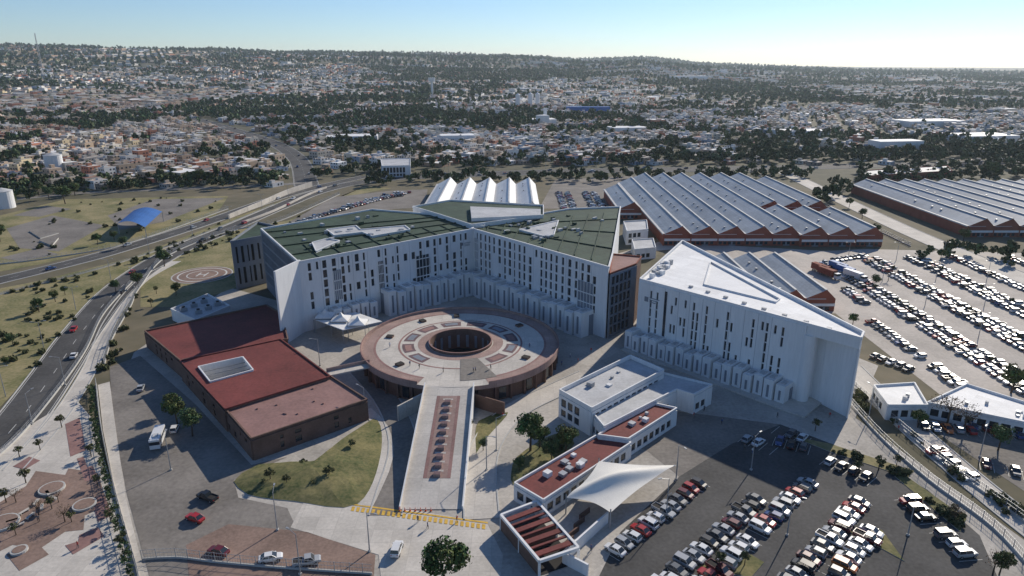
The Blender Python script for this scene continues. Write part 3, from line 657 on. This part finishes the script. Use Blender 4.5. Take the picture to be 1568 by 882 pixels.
# ---------------------------------------------------------------- SAWTOOTH FACTORIES
def sawtooth(name,teeth,pitch,roof,wall='brickr',he=6,hp=4.2,band=True):
    e=empty(name); m=MB(); w=MB(); rs=random.Random(len(teeth))
    for (x,ya,yb) in teeth:
        x1=x+pitch; xr=x+pitch*.68
        m.face([(x,ya,he),(xr,ya,he+hp),(xr,yb,he+hp),(x,yb,he)],roof); m.face([(xr,ya,he+hp),(x1,ya,he),(x1,yb,he),(xr,yb,he+hp)],'louv' if roof=='metal' else roof)
        k=ya+6
        m.box(xr-.2,(ya+yb)/2,.9,yb-ya,he+hp-.1,he+hp+.2,'grayroof')
        m.box(x+.05,(ya+yb)/2,1.2,yb-ya-.2,he-.4,he+.3,'grayroof')
        while k<yb-6:
            if rs.random()<.35: t=.34; m.box(x+pitch*t,k,.9,.9,he+hp*t/.68-.3,he+hp*t/.68+.6,'steel')
            k+=9
        for y,s in((ya,-1),(yb,1)):
            w.face([(x,y,0),(x1,y,0),(x1,y,he),(xr,y,he+hp),(x,y,he)][::-s],wall)
            w.seg((x,y+s*.15),(xr,y+s*.15),.3,he-.1,he+.05,'white') if band else None
            if s<0:
                w.box(x+pitch/2,y-.14,pitch-.1,.25,he*.42,he*.62,'white')
                for t in range(int(pitch/2.4)): w.box(x+1.4+t*2.4,y-.3,1.5,.1,he*.12,he*.38,'glass')
                w.box(x+.1,y-.22,.6,.45,0,he+.3,wall)
                w.box(x+pitch*.55,y-.12,3.2,.25,.05,he*.36,'louv')
        w.face([(x,ya,0),(x,ya,he),(x,yb,he),(x,yb,0)],wall); w.face([(x1,ya,0),(x1,yb,0),(x1,yb,he),(x1,ya,he)],wall)
    m.obj('sawtooth_roof',e); w.obj('brick_walls',e)
sawtooth('sawtooth_factory',[(64,405,472),(78,342,500),(92,342,522),(106,342,522),(120,342,522),(134,342,522),(148,340,400),(162,340,396),(176,340,392)],14,'metal')
sawtooth('sawtooth_factory_rear_hall',[(150,410,522),(164,410,522),(178,410,505)],14,'metal')
sawtooth('sawtooth_warehouse',[(246+14*i,360,492) for i in range(12)],14,'metal')
sawtooth('small_sawtooth_workshop',[(88+11.5*i,244,298) for i in range(3)],11.5,'metal',he=5,hp=3.5)
sawtooth('white_sawtooth_hall',[(-54+14.2*i,402,494) for i in range(5)],14.2,'metalw','white',he=6,hp=5)
m=MB(); a=spline(PP([(350,335),(400,315),(440,298),(478,286)])); 
for i in range(len(a)-1): m.seg(a[i],a[i+1],.6,0,2.6+i*.05,'concl')
m.obj('underpass_wall')
m=MB(); a=spline(PP([(372,342),(420,324),(470,300),(500,288)]))
for i in range(len(a)-1): m.seg(a[i],a[i+1],.6,0,1.3,'concl')
m.obj('underpass_wall')
m=MB(); q=PP([(180,342),(205,322),(248,324),(222,348)],6)
for i in range(8):
    t0,t1=i/8,(i+1)/8; z0=6+2.2*math.sin(math.pi*t0); z1=6+2.2*math.sin(math.pi*t1)
    m.face([(*lerp(q[0],q[3],t0),z0),(*lerp(q[0],q[3],t1),z1),(*lerp(q[1],q[2],t1),z1),(*lerp(q[1],q[2],t0),z0)],'blue')
for p in q: m.cyl(*p,.2,.2,0,6,'steel',6)
m.obj('court_canopy')
for u,v,r,h in((85,262,7,14),(8,318,6,11)):
    c=P(u,v); m=MB(); m.cyl(*c,r,r,0,h,'white',24); m.cyl(*c,r+.2,.5,h,h+2,'grayroof',24); m.obj('water_tank')
for u,v,r in((80,750,2.6),(130,775,2.3),(5,803,3),(30,845,1.5)):
    c=P(u,v); m=MB(); m.cyl(*c,r,r,.12,.6,'kerb',20); m.cyl(*c,r-.35,r-.35,.6,.65,'yard',20); m.obj('round_planter')
for i in range(8):
    c=P(20+i*9,800-i*7+(i%2)*14); m=MB(); m.box(0,0,2.2,.6,.4,.5,'concl'); m.box(-.8,0,.2,.5,0,.4,'concl'); m.box(.8,0,.2,.5,0,.4,'concl'); o=m.obj('park_bench'); o.location=(*c,.15); o.rotation_euler[2]=.6+i*.3
# ---------------------------------------------------------------- FENCES
def fence(name,px,h=2.2,world=False,base=.5,mt='steel'):
    ln=spline(px if world else PP(px),2.5); m=MB()
    for i in range(len(ln)-1):
        a,b=ln[i],ln[i+1]; m.box(*a,.12,.12,0,h,mt)
        if base: m.seg(a,b,.25,0,base,'kerb')
        for z in(base+.1,(h+base)/2,h-.15): m.seg(a,b,.05,z,z+.06,mt)
        for k in range(1,5): c=lerp(a,b,k/5); m.box(*c,.035,.035,base,h,mt)
    m.obj(name)
fence('perimeter_fence',[(160,560),(172,520),(200,470),(215,440),(258,392),(350,355),(430,338),(520,298)],2.4)
fence('perimeter_fence',[(148,590),(156,660),(178,760),(212,882),(222,930)],2.6)
fence('perimeter_fence',[(1300,588),(1370,650),(1450,715),(1568,800),(1650,870)],2.4)
fence('perimeter_fence',[(1285,600),(1345,668),(1420,735),(1520,810),(1600,900)],2.4)
fence('highway_fence',[(-60,745),(20,680),(80,610),(130,540),(160,480),(205,430)],1.8)
fence('highway_barrier',[(-40,462),(60,436),(160,410),(260,378),(340,348),(420,314)],1.2)
fence('park_fence',[(0,405),(80,395),(200,372),(350,320)],2)
fence('gate_fence',[(218,858),(270,855),(330,862),(420,870),(570,880)],2.4)
fence('factory_fence',[(205,590),(206,450),(205,340)],2.2,world=True)
# ---------------------------------------------------------------- LAMPS
m=MB(); m.cyl(0,0,.14,.07,0,9,'steel',8); m.tube((0,0,8.9),(1.8,0,9.4),.05,'steel'); m.box(2.1,0,.8,.3,9.32,9.48,'steel'); m.box(0,0,.5,.5,0,.4,'kerb'); LM=m.mesh('street_lamp')
m=MB(); m.cyl(0,0,.14,.07,0,9,'steel',8)
for s in(-1,1): m.tube((0,0,8.9),(s*1.6,0,9.3),.05,'steel'); m.box(s*1.9,0,.8,.3,9.22,9.38,'steel')
LM2=m.mesh('street_lamp')
for u,v in[(425,812),(566,845),(560,640),(490,560),(262,720),(745,720),(1020,790),(1205,820),(1390,820),(1500,700),(1330,640),(760,690),(1150,720),(460,880),(100,590),(50,650),(205,440),(1035,735)]: place(LM,'street_lamp',(*P(u,v),0),random.uniform(0,6))
for i in range(6,len(hwA),9): place(LM2,'street_lamp',(*offset(hwA,-8.5)[i],0),math.atan2(hwA[i][1]-hwA[i-1][1],hwA[i][0]-hwA[i-1][0])+math.pi/2)
for x in(160,183,205,250):
    for y in range(185,320,32): place(LM2,'street_lamp',(x,y,0),0)
for x in range(-150,620,45): c=P(784,262); place(LM2,'street_lamp',(x,c[1]+14,0),math.pi/2)
# ---------------------------------------------------------------- TREES
def leafset(nl,nc,rx,rz,zc,ls,seed,base=(.05,.075,.022)):
    r=np.random.default_rng(seed)
    d=r.normal(size=(nc,3)); d/=np.linalg.norm(d,axis=1)[:,None]; rr_=r.uniform(.25,1,(nc,1))**.6
    cen=d*rr_*np.array([rx*.72,rx*.72,rz*.7]); cr=r.uniform(.25,.48,nc)*rx
    k=r.integers(0,nc,nl); e=r.normal(size=(nl,3)); e/=np.linalg.norm(e,axis=1)[:,None]
    p=cen[k]+e*(cr[k]*r.uniform(.55,1.05,nl))[:,None]*np.array([1,1,.8]); p[:,2]+=zc
    nrm=e+r.normal(size=(nl,3))*.6; nrm/=np.linalg.norm(nrm,axis=1)[:,None]
    a=np.cross(nrm,r.normal(size=(nl,3))); a/=np.linalg.norm(a,axis=1)[:,None]; b=np.cross(nrm,a)
    s=(ls*r.uniform(.6,1.3,nl))[:,None]
    V=np.stack([p-a*s,p+b*s*.8,p+a*s,p-b*s*.8],1)
    C=np.array(base)*(r.uniform(.6,1.5,nc)[k]*r.uniform(.75,1.3,nl))[:,None]; C[:,0]*=r.uniform(.8,1.4,nc)[k]
    return V,C
def limbs(H,rx,seed,col=(.09,.065,.045)):
    r=random.Random(seed); Q=[]
    def tp(p,q,r0,r1,n=6):
        p,q=Vector(p),Vector(q); d=(q-p).normalized(); a=d.orthogonal().normalized(); b=d.cross(a)
        for k in range(n):
            A,B=2*math.pi*k/n,2*math.pi*(k+1)/n; f=lambda t:a*math.cos(t)+b*math.sin(t)
            Q.append([p+f(A)*r0,p+f(B)*r0,q+f(B)*r1,q+f(A)*r1])
    t=(r.uniform(-.2,.2),r.uniform(-.2,.2),H*.42); tp((0,0,0),t,H*.03,H*.02)
    for k in range(6):
        a=k*1.05+r.random(); e=(t[0]+rx*.6*math.cos(a),t[1]+rx*.6*math.sin(a),H*r.uniform(.6,.85)); tp(t,e,H*.014,H*.005,5)
    V=np.array([[list(v) for v in q] for q in Q]); return V,np.tile(np.array(col),(len(V),1))
def treemesh(name,H,rx,rz,nl,nc,ls,seed,base=(.05,.075,.022)):
    V,C=leafset(nl,nc,rx,rz,H*.64,ls,seed,base); v2,c2=limbs(H,rx,seed); return npmesh(name,np.concatenate([V,v2]),np.concatenate([C,c2]),M['leaf'])
TM=[treemesh('broadleaf_tree',7.5,2.9,2.6,2600,26,.2,i,b) for i,b in enumerate([(.07,.12,.034),(.085,.12,.036),(.065,.11,.04)])]
TB=treemesh('young_tree',4.2,1.3,1.3,500,10,.14,11,(.08,.105,.04))
TBare=treemesh('bare_tree',7,3,2.4,380,16,.13,12,(.12,.09,.05))
BU=npmesh('shrub',*leafset(500,9,1.1,.8,.55,.14,20,(.075,.10,.04)),M['leaf'])
def tree(u,v,k,s=1,name=None):
    me=TM[k] if isinstance(k,int) else k; place(me,name or me.name.split('.')[0],(*P(u,v),0),random.uniform(0,6.3),s*random.uniform(.92,1.08))
for u,v,k,s in[(812,692,0,1.5),(866,695,1,1.25),(845,705,2,.8),(826,688,1,1.0),(795,722,2,.6),(682,910,0,1.6),(272,650,1,1.2),(295,668,2,1.1),(265,632,0,.85),(252,408,0,1.1),(212,440,1,1.0),(178,448,2,.8),(100,312,0,1.6),(305,282,1,1.7),(75,305,2,1.3),(1515,275,0,2),(1475,372,1,1.2),(1340,440,2,.8),(1530,880,1,.7),(1440,400,0,.9),(1150,268,0,1.6),(0,370,1,1.5),(1305,500,0,.7),(1548,602,1,1.2),(1528,690,2,1.0),(60,300,0,1.5),(115,300,1,1.4),(150,375,0,.9),(175,368,1,.8),(190,380,2,.9),(60,478,0,.8),(85,462,1,.7),(20,530,2,.7),(100,452,0,.6),(10,560,1,.5),(245,392,2,.7),(270,452,1,.8),(1405,655,0,.7),(1250,310,0,1.2),(1275,300,1,1.3),(1320,335,2,1.0),(1300,318,0,.9),(1340,360,1,.9),(740,690,2,.5)]: tree(u,v,k,s)
for u,v,s in[(1450,650,1.3),(1475,662,1.2),(1430,640,1.0),(1360,430,.8),(1520,880,.8),(1460,800,.7),(60,790,.6),(100,800,.6),(25,770,.6),(90,770,.5)]: tree(u,v,TBare,s,'bare_tree')
for u,v in[(30,700),(62,690),(95,655),(40,740),(140,700),(150,745),(170,800),(185,840),(10,770),(80,780),(110,800),(25,820),(1345,720),(1372,715),(1248,660),(720,660),(1100,872),(1140,866),(540,690),(505,735),(415,740),(440,745),(1310,725),(1460,790),(240,450),(232,470),(290,392),(325,380),(385,365)]: tree(u,v,TB,random.uniform(.8,1.2),'young_tree')
for y in range(178,318,9):
    for x in(149.8,171.8,193.8):
        if random.random()<.8: place(TB,'young_tree',(x,y,0),random.random()*6,random.uniform(.6,1))
def scatter_poly(px,n):
    q=PP(px); xs=[p[0] for p in q]; ys=[p[1] for p in q]; out=[]
    def ins(x,y):
        c=False
        for i in range(len(q)):
            a,b=q[i-1],q[i]
            if (a[1]>y)!=(b[1]>y) and x<(b[0]-a[0])*(y-a[1])/(b[1]-a[1])+a[0]: c=not c
        return c
    t=0
    while len(out)<n and t<n*30:
        t+=1; x,y=random.uniform(min(xs),max(xs)),random.uniform(min(ys),max(ys))
        if ins(x,y): out.append((x,y))
    return out
for px,n in[([(-20,520),(60,460),(150,436),(115,490),(50,570),(-20,640)],46),([(0,380),(100,310),(340,300),(320,335),(60,400)],46),([(-40,450),(60,432),(200,398),(340,342),(262,388),(60,450)],44),([(360,745),(400,715),(500,706),(545,765)],9),([(230,400),(340,358),(440,340),(520,300),(440,345),(260,400)],26),([(1385,735),(1475,795),(1468,812)],12),([(800,720),(850,670),(870,682)],12),([(1210,670),(1390,724),(1385,732)],14),([(150,570),(200,460),(215,445),(180,560)],16),([(1310,600),(1568,790),(1568,810),(1300,612)],20)]:
    for x,y in scatter_poly(px,n): place(BU,'shrub',(x,y,.1),random.random()*6,random.uniform(.5,1.9))
ln=spline(PP([(140,600),(147,660),(168,760),(200,880),(210,930)]),1.5); Vs=[];Cs=[]
for i,p in enumerate(ln):
    k=random.uniform(.8,1.35); V,C=leafset(120,5,1.1*k,1.5*k,1.4*k,.17,100+i,(.05,.085,.028)); Vs.append(V+np.array([p[0],p[1],0])); Cs.append(C)
place(npmesh('hedge',np.concatenate(Vs),np.concatenate(Cs),M['leaf']),'hedge')
# ---------------------------------------------------------------- CITY
def boxes(c,sx,sy,h,rot,wc,rc):
    n=len(c); X=np.array([-1,1,1,-1])[None]*sx[:,None]/2; Y=np.array([-1,-1,1,1])[None]*sy[:,None]/2
    co,si=np.cos(rot)[:,None],np.sin(rot)[:,None]; px=c[:,0:1]+X*co-Y*si; py=c[:,1:2]+X*si+Y*co
    lo=np.stack([px,py,np.repeat(c[:,2:3],4,1)],2); hi=lo.copy(); hi[:,:,2]+=h[:,None]
    V=[];C=[]
    for k in range(4):
        j=(k+1)%4; V.append(np.stack([lo[:,k],lo[:,j],hi[:,j],hi[:,k]],1)); C.append(wc)
    V.append(hi); C.append(rc); return np.concatenate(V),np.concatenate(C)
houses=[];trees=[]
def fnoise(x,y,s,o): return noise.noise(Vector((x*s,y*s,o)))
WC=[(.66,.60,.50),(.76,.74,.70),(.52,.36,.25),(.62,.46,.32),(.50,.21,.13),(.48,.45,.41),(.68,.56,.36),(.36,.27,.20),(.80,.78,.74),(.30,.37,.46)]
RCc=[(.44,.40,.35),(.55,.51,.46),(.34,.30,.26),(.32,.17,.12),(.74,.73,.71),(.27,.26,.25),(.44,.36,.29)]
AV=avn[::3]
def city(y0,y1,cell,hmin,hmax,band):
    D=420*cell/11; 
    X=y1*.95
    for di in range(int(-X/D)-1,int(X/D)+1):
        for dj in range(int(y0*.8/D)-1,int(y1/D)+1):
            cx,cy=(di+.5)*D,(dj+.5)*D; rs=random.Random(di*91+dj*7+band*1000); ang=rs.choice((.1,.35,.7,-.2,1.2,-.5)); ca,sa=math.cos(ang),math.sin(ang)
            k=int(D*.75/cell)
            for i in range(-k,k+1):
                for j in range(-k,k+1):
                    lx,ly=i*cell,j*cell*1.25; x,y=cx+lx*ca-ly*sa,cy+lx*sa+ly*ca
                    if abs(x-cx)>D/2 or abs(y-cy)>D/2: continue
                    d=math.hypot(x,y)
                    if d<y0 or d>y1 or abs(x)>y*.86+60 or y<0: continue
                    if y<(632 if x>-150 else 505): continue
                    if band==0 and any(abs(x-p[0])<15 and abs(y-p[1])<15 for p in AV): continue
                    az=math.degrees(math.atan2(x,y))
                    w=fnoise(x,y,.0022,1)*.8+.7*fnoise(x,y,.009,4)
                    left=az<-22 and d<2400
                    lim=.40 if left else .09
                    if -25<az<-7 and 1000<d<1900: lim-=.28
                    if -12<az<6 and 2600<d<5200: lim-=.35
                    if d>3600: lim-=.10
                    street=(i%7==0 or j%3==0)
                    tsc=(1.15 if band==0 else cell/12 if band==1 else cell/17)
                    if w>lim:
                        if rs.random()<.82: trees.append((x+rs.uniform(-4,4),y+rs.uniform(-4,4),rs.uniform(.7,1.55)*tsc))
                        elif rs.random()<.6: houses.append((x,y,cell*.8,cell,hmin,ang,rs.randrange(10),rs.randrange(7),1.0))
                    elif not street:
                        if rs.random()<.95:
                            big=rs.random()<.018
                            houses.append((x+rs.uniform(-1,1),y+rs.uniform(-1,1),cell*rs.uniform(.75,1.02)*(2.4 if big else 1),cell*1.25*rs.uniform(.7,.95)*(1.6 if big else 1),rs.choice((hmin,hmin,hmax*.75,hmax))*rs.uniform(.9,1.1),ang+rs.gauss(0,.02),rs.choice((0,2,3,3,6,4,7,0,5,1)) if left else rs.choice((0,1,1,5,8,8,2,3,9,0,4)),rs.randrange(7) if not big else 4,rs.uniform(.75,1.12)))
                        if rs.random()<(.12 if left else .38): trees.append((x+rs.uniform(-7,7),y+rs.uniform(-7,7),rs.uniform(.5,1.15)*tsc))
                    elif rs.random()<(.07 if left else .18): trees.append((x,y,rs.uniform(.45,.95)*tsc))
city(500,1500,11,3.2,7,0); city(1500,3600,17,3.5,7.5,1); city(3600,8200,42,4,9,2)
hh=np.array([(h[0],h[1],TH(h[0],h[1])-1.5)+h[2:] for h in houses])
wc=np.array([WC[int(i)] for i in hh[:,7]])*hh[:,9:10]; rc=np.array([RCc[int(i)] for i in hh[:,8]])*hh[:,9:10]
V,C=boxes(hh[:,:3],hh[:,3],hh[:,4],hh[:,5]+1.5,hh[:,6],wc,rc)
near=hh[np.hypot(hh[:,0],hh[:,1])<1700]; nn=len(near)
c=near[:,:3].copy(); c[:,2]+=near[:,5]+1.5
ox=rng.uniform(-.25,.25,nn)*near[:,3]; oy=rng.uniform(-.25,.25,nn)*near[:,4]; co,si=np.cos(near[:,6]),np.sin(near[:,6])
c[:,0]+=ox*co-oy*si; c[:,1]+=ox*si+oy*co
V2,C2=boxes(c,near[:,3]*.35,near[:,4]*.3,rng.uniform(1,2.6,nn),near[:,6],np.array([WC[int(i)] for i in near[:,7]]),np.array([RCc[int(i)] for i in near[:,8]]))
Vw=[];Cw=[]
for side in(0,1):
    for k in(-.3,0.02,.3):
        for fl in(0,1):
            sel=(near[:,5]>4.5) if fl else np.ones(nn,bool); sel&=rng.random(nn)<.75
            q=near[sel]; co,si=np.cos(q[:,6]),np.sin(q[:,6]); wv=1.0+0*co
            if side==0: bx,by=k*q[:,3],-q[:,4]/2-.05; ax,ay=wv*.7,0*wv
            else: bx,by=np.where(q[:,0]>0,-1,1)*(q[:,3]/2+.05),k*q[:,4]; ax,ay=0*wv,wv*.7
            z0=q[:,2]+1.5+.9+3*fl
            def w2(x,y,z): return np.stack([q[:,0]+x*co-y*si,q[:,1]+x*si+y*co,z],1)
            Vw.append(np.stack([w2(bx-ax,by-ay,z0),w2(bx+ax,by+ay,z0),w2(bx+ax,by+ay,z0+1.4),w2(bx-ax,by-ay,z0+1.4)],1)); Cw.append(np.tile([.04,.045,.05],(len(q),1)))
place(npmesh('city_houses',np.concatenate([V,V2]+Vw),np.concatenate([C,C2]+Cw),M['vc']),'city_houses')
for (pl,n) in(([(560,262),(560,252),(1600,228),(1600,240)],420),([(560,286),(560,276),(1250,264),(1250,275)],170),([(0,304),(0,285),(440,270),(440,282)],150),([(-200,330),(-200,280),(60,285),(60,320)],70),([(1260,290),(1320,262),(1700,245),(1700,270)],210),([(430,228),(430,200),(640,200),(650,228)],190),([(1400,400),(1420,385),(1700,400),(1700,430)],25),([(480,275),(560,268),(600,262),(500,262)],30),([(1230,330),(1235,300),(1300,285),(1310,300)],18)):
    for x,y in scatter_poly(pl,n): trees.append((x,y,random.uniform(.55,1.35)))
tt=np.array(trees); tz=np.array([TH(x,y)-.3 for x,y,_ in trees]); dist=np.hypot(tt[:,0],tt[:,1])
Vs=[];Cs=[]
for lo,hi,nl,ls in((0,900,110,.8),(900,1700,44,1.2),(1700,3600,20,1.7),(3600,9000,12,2.2)):
    for var in range(4):
        idx=np.where((dist>=lo)&(dist<hi)&(np.arange(len(tt))%4==var))[0]
        if len(idx)==0: continue
        v,c=leafset(nl,7,3.6,3.0,4.2,ls,50+var+nl,(.060,.102,.038)); 
        s=tt[idx,2][:,None,None]; a=rng.uniform(0,6.28,len(idx)); ca,sa=np.cos(a)[:,None,None],np.sin(a)[:,None,None]
        vv=v[None]; X=(vv[...,0]*ca-vv[...,1]*sa)*s; Y=(vv[...,0]*sa+vv[...,1]*ca)*s; Zz=vv[...,2]*s*rng.uniform(.85,1.35,len(idx))[:,None,None]
        O3=np.stack([X+tt[idx,0][:,None,None],Y+tt[idx,1][:,None,None],Zz+tz[idx][:,None,None]],-1)
        Vs.append(O3.reshape(-1,4,3)); Cs.append((c[None]*rng.uniform(.6,1.35,len(idx))[:,None,None]).reshape(-1,3))
place(npmesh('distant_trees',np.concatenate(Vs),np.concatenate(Cs),M['leaf']),'distant_trees')
# landmarks
m=MB(); c=P(830,188,3); m.box(*c,38,28,0,9,'white',.2,'whiteroof'); m.prism([(c[0]-10,c[1]-16),(c[0]+10,c[1]-16),(c[0],c[1]+10)],0,15,'white','whiteroof'); m.box(c[0]+5,c[1]+10,5,5,0,24,'white'); m.obj('parish_church')
m=MB(); c=P(900,171,3); m.box(*c,80,16,0,12,'blue',0); m.box(c[0],c[1]-9,70,2,0,4,'grayroof'); m.obj('blue_grandstand')
for u,v in((793,165),(812,163),(823,163)):
    c=P(u,v); m=MB(); m.cyl(*c,5,5,0,26,'white',16); m.cyl(*c,5,.5,26,29,'white',16); m.obj('grain_silo')
c=P(662,148); m=MB(); m.cyl(*c,3,3,0,40,'white',12); m.cyl(*c,9,10,40,50,'white',16); m.obj('water_tower')
for u,v,l,w_,h in((1420,190,90,40,9),(1500,212,70,40,8),(1225,205,60,30,8),(960,200,50,26,8),(540,212,60,30,7),(700,214,40,22,9),(1370,228,50,20,12),(1050,130,160,60,12)):
    c=P(u,v,3); m=MB(); b=TH(*c); m.box(*c,l,w_,b-1,b+h,'white',.15,'whiteroof'); m.obj('warehouse_building')
m=MB(); x,y=-1560,2380; b=TH(x,y)
for dx,dy in((-2,-2),(2,-2),(0,2)): m.tube((x+dx*1.6,y+dy*1.6,b),(x+dx*.4,y+dy*.4,b+150),.6,'steel')
for k in range(15): m.tube((x-3+k*.15,y-3,b+k*10),(x+3-k*.15,y+2,b+k*10+9),.4,'steel')
m.obj('radio_mast')
# ---------------------------------------------------------------- PEOPLE
def person(seed,shirt,pants):
    pts=[(0,0,.95),(0,0,1.2),(0,0,1.45),(0,.01,1.55),(0,.02,1.68),(.1,0,.9),(.12,.12,.5),(.12,.0,.06),(.13,.14,.03),(-.1,0,.9),(-.12,-.02,.5),(-.12,-.2,.1),(-.12,-.08,.03),(.2,0,1.42),(.25,-.05,1.15),(.24,.1,.92),(.24,.15,.84),(-.2,0,1.42),(-.26,.05,1.15),(-.25,.02,.9),(-.25,.04,.82)]
    ed=[(0,1),(1,2),(2,3),(3,4),(0,5),(5,6),(6,7),(7,8),(0,9),(9,10),(10,11),(11,12),(2,13),(13,14),(14,15),(15,16),(2,17),(17,18),(18,19),(19,20)]
    rd=[.14,.13,.15,.06,.11,.095,.07,.045,.04,.095,.07,.045,.04,.07,.05,.038,.035,.07,.05,.038,.035]
    me=bpy.data.meshes.new('p'); me.from_pydata(pts,ed,[]); o=place(me,'p'); sk=o.modifiers.new('s','SKIN'); o.modifiers.new('b','SUBSURF').levels=1
    for i,v in enumerate(me.skin_vertices[0].data): v.radius=(rd[i],rd[i])
    me.skin_vertices[0].data[0].use_root=True
    dg=bpy.context.evaluated_depsgraph_get(); nm=bpy.data.meshes.new_from_object(o.evaluated_get(dg)); bpy.data.objects.remove(o)
    for q in(shirt,pants,M['skin'],M['tyre']): nm.materials.append(q)
    for p in nm.polygons:
        z=p.center.z; p.material_index=3 if z>1.72 or z<.07 else 2 if z>1.5 or (abs(p.center.x)>.19 and z<1.0) else 0 if z>.93 else 1
    return nm
M['skin']=mat('skin',(.35,.2,.13),.6,.1)
PE=[person(0,PA[0],PA[5]),person(1,PA[4],PA[2]),person(2,PA[2],PA[3]),person(3,PA[5],PA[3])]
for u,v in[(1070,622),(1078,630),(1062,640),(1140,690),(1152,695),(1105,650),(860,560),(873,548),(885,556),(905,540),(700,800),(655,810),(640,800),(930,600),(770,640),(1015,655),(880,870),(905,845),(1190,640),(1375,660),(1340,620),(60,800),(120,840),(1270,640)]: place(random.choice(PE),'person',(*P(u,v),.1),random.random()*6)
for k in range(8): a=random.uniform(0,6.28); place(random.choice(PE),'person',(RC[0]+22*math.cos(a),RC[1]+22*math.sin(a),RZ+.02),a)
# ---------------------------------------------------------------- LIGHT, AIR, CAMERA
w=bpy.data.worlds.new('World'); bpy.context.scene.world=w; w.use_nodes=True; nt=w.node_tree
s=nt.nodes.new('ShaderNodeTexSky'); s.sky_type='NISHITA'; s.sun_disc=False; s.sun_elevation=EL; s.sun_rotation=AZ; s.dust_density=.25; s.air_density=1.1; s.ozone_density=3.0; s.altitude=1500
bg=nt.nodes['Background']; tint=nt.nodes.new('ShaderNodeMix'); tint.data_type='RGBA'; tint.blend_type='MULTIPLY'; tint.inputs['Factor'].default_value=1; tint.inputs['B'].default_value=(.86,.99,1.18,1)
nt.links.new(s.outputs[0],tint.inputs['A']); nt.links.new(tint.outputs['Result'],bg.inputs['Color']); bg.inputs['Strength'].default_value=.098
sun=bpy.data.lights.new('sun','SUN'); sun.energy=5.0; sun.angle=math.radians(.53); sun.color=(1,.92,.80)
so=bpy.data.objects.new('sun',sun); bpy.context.scene.collection.objects.link(so)
d=Vector((math.sin(AZ)*math.cos(EL),math.cos(AZ)*math.cos(EL),math.sin(EL))); so.rotation_euler=d.to_track_quat('Z','Y').to_euler(); so.location=(200,300,300)
hz_=MB(); hz_.box(0,5000,32000,24000,-60,250,'conc'); o=hz_.obj('haze_air'); hm=bpy.data.materials.new('haze'); hm.use_nodes=True; N=hm.node_tree.nodes; N.clear()
vo=N.new('ShaderNodeVolumeScatter'); vo.inputs['Color'].default_value=(.78,.91,1,1); vo.inputs['Density'].default_value=.000045; vo.inputs['Anisotropy'].default_value=.35
ou=N.new('ShaderNodeOutputMaterial'); hm.node_tree.links.new(vo.outputs[0],ou.inputs['Volume']); o.data.materials.clear(); o.data.materials.append(hm)
cam=bpy.data.cameras.new('camera'); cam.lens=24; cam.sensor_width=36; cam.clip_end=40000; cam.clip_start=.5
co=bpy.data.objects.new('camera',cam); bpy.context.scene.collection.objects.link(co); co.location=(0,0,CH); co.rotation_euler=(math.pi/2-PIT,0,0)
bpy.context.scene.camera=co
bpy.context.scene.view_settings.view_transform='Standard'
print('houses',len(houses),'trees',len(trees))
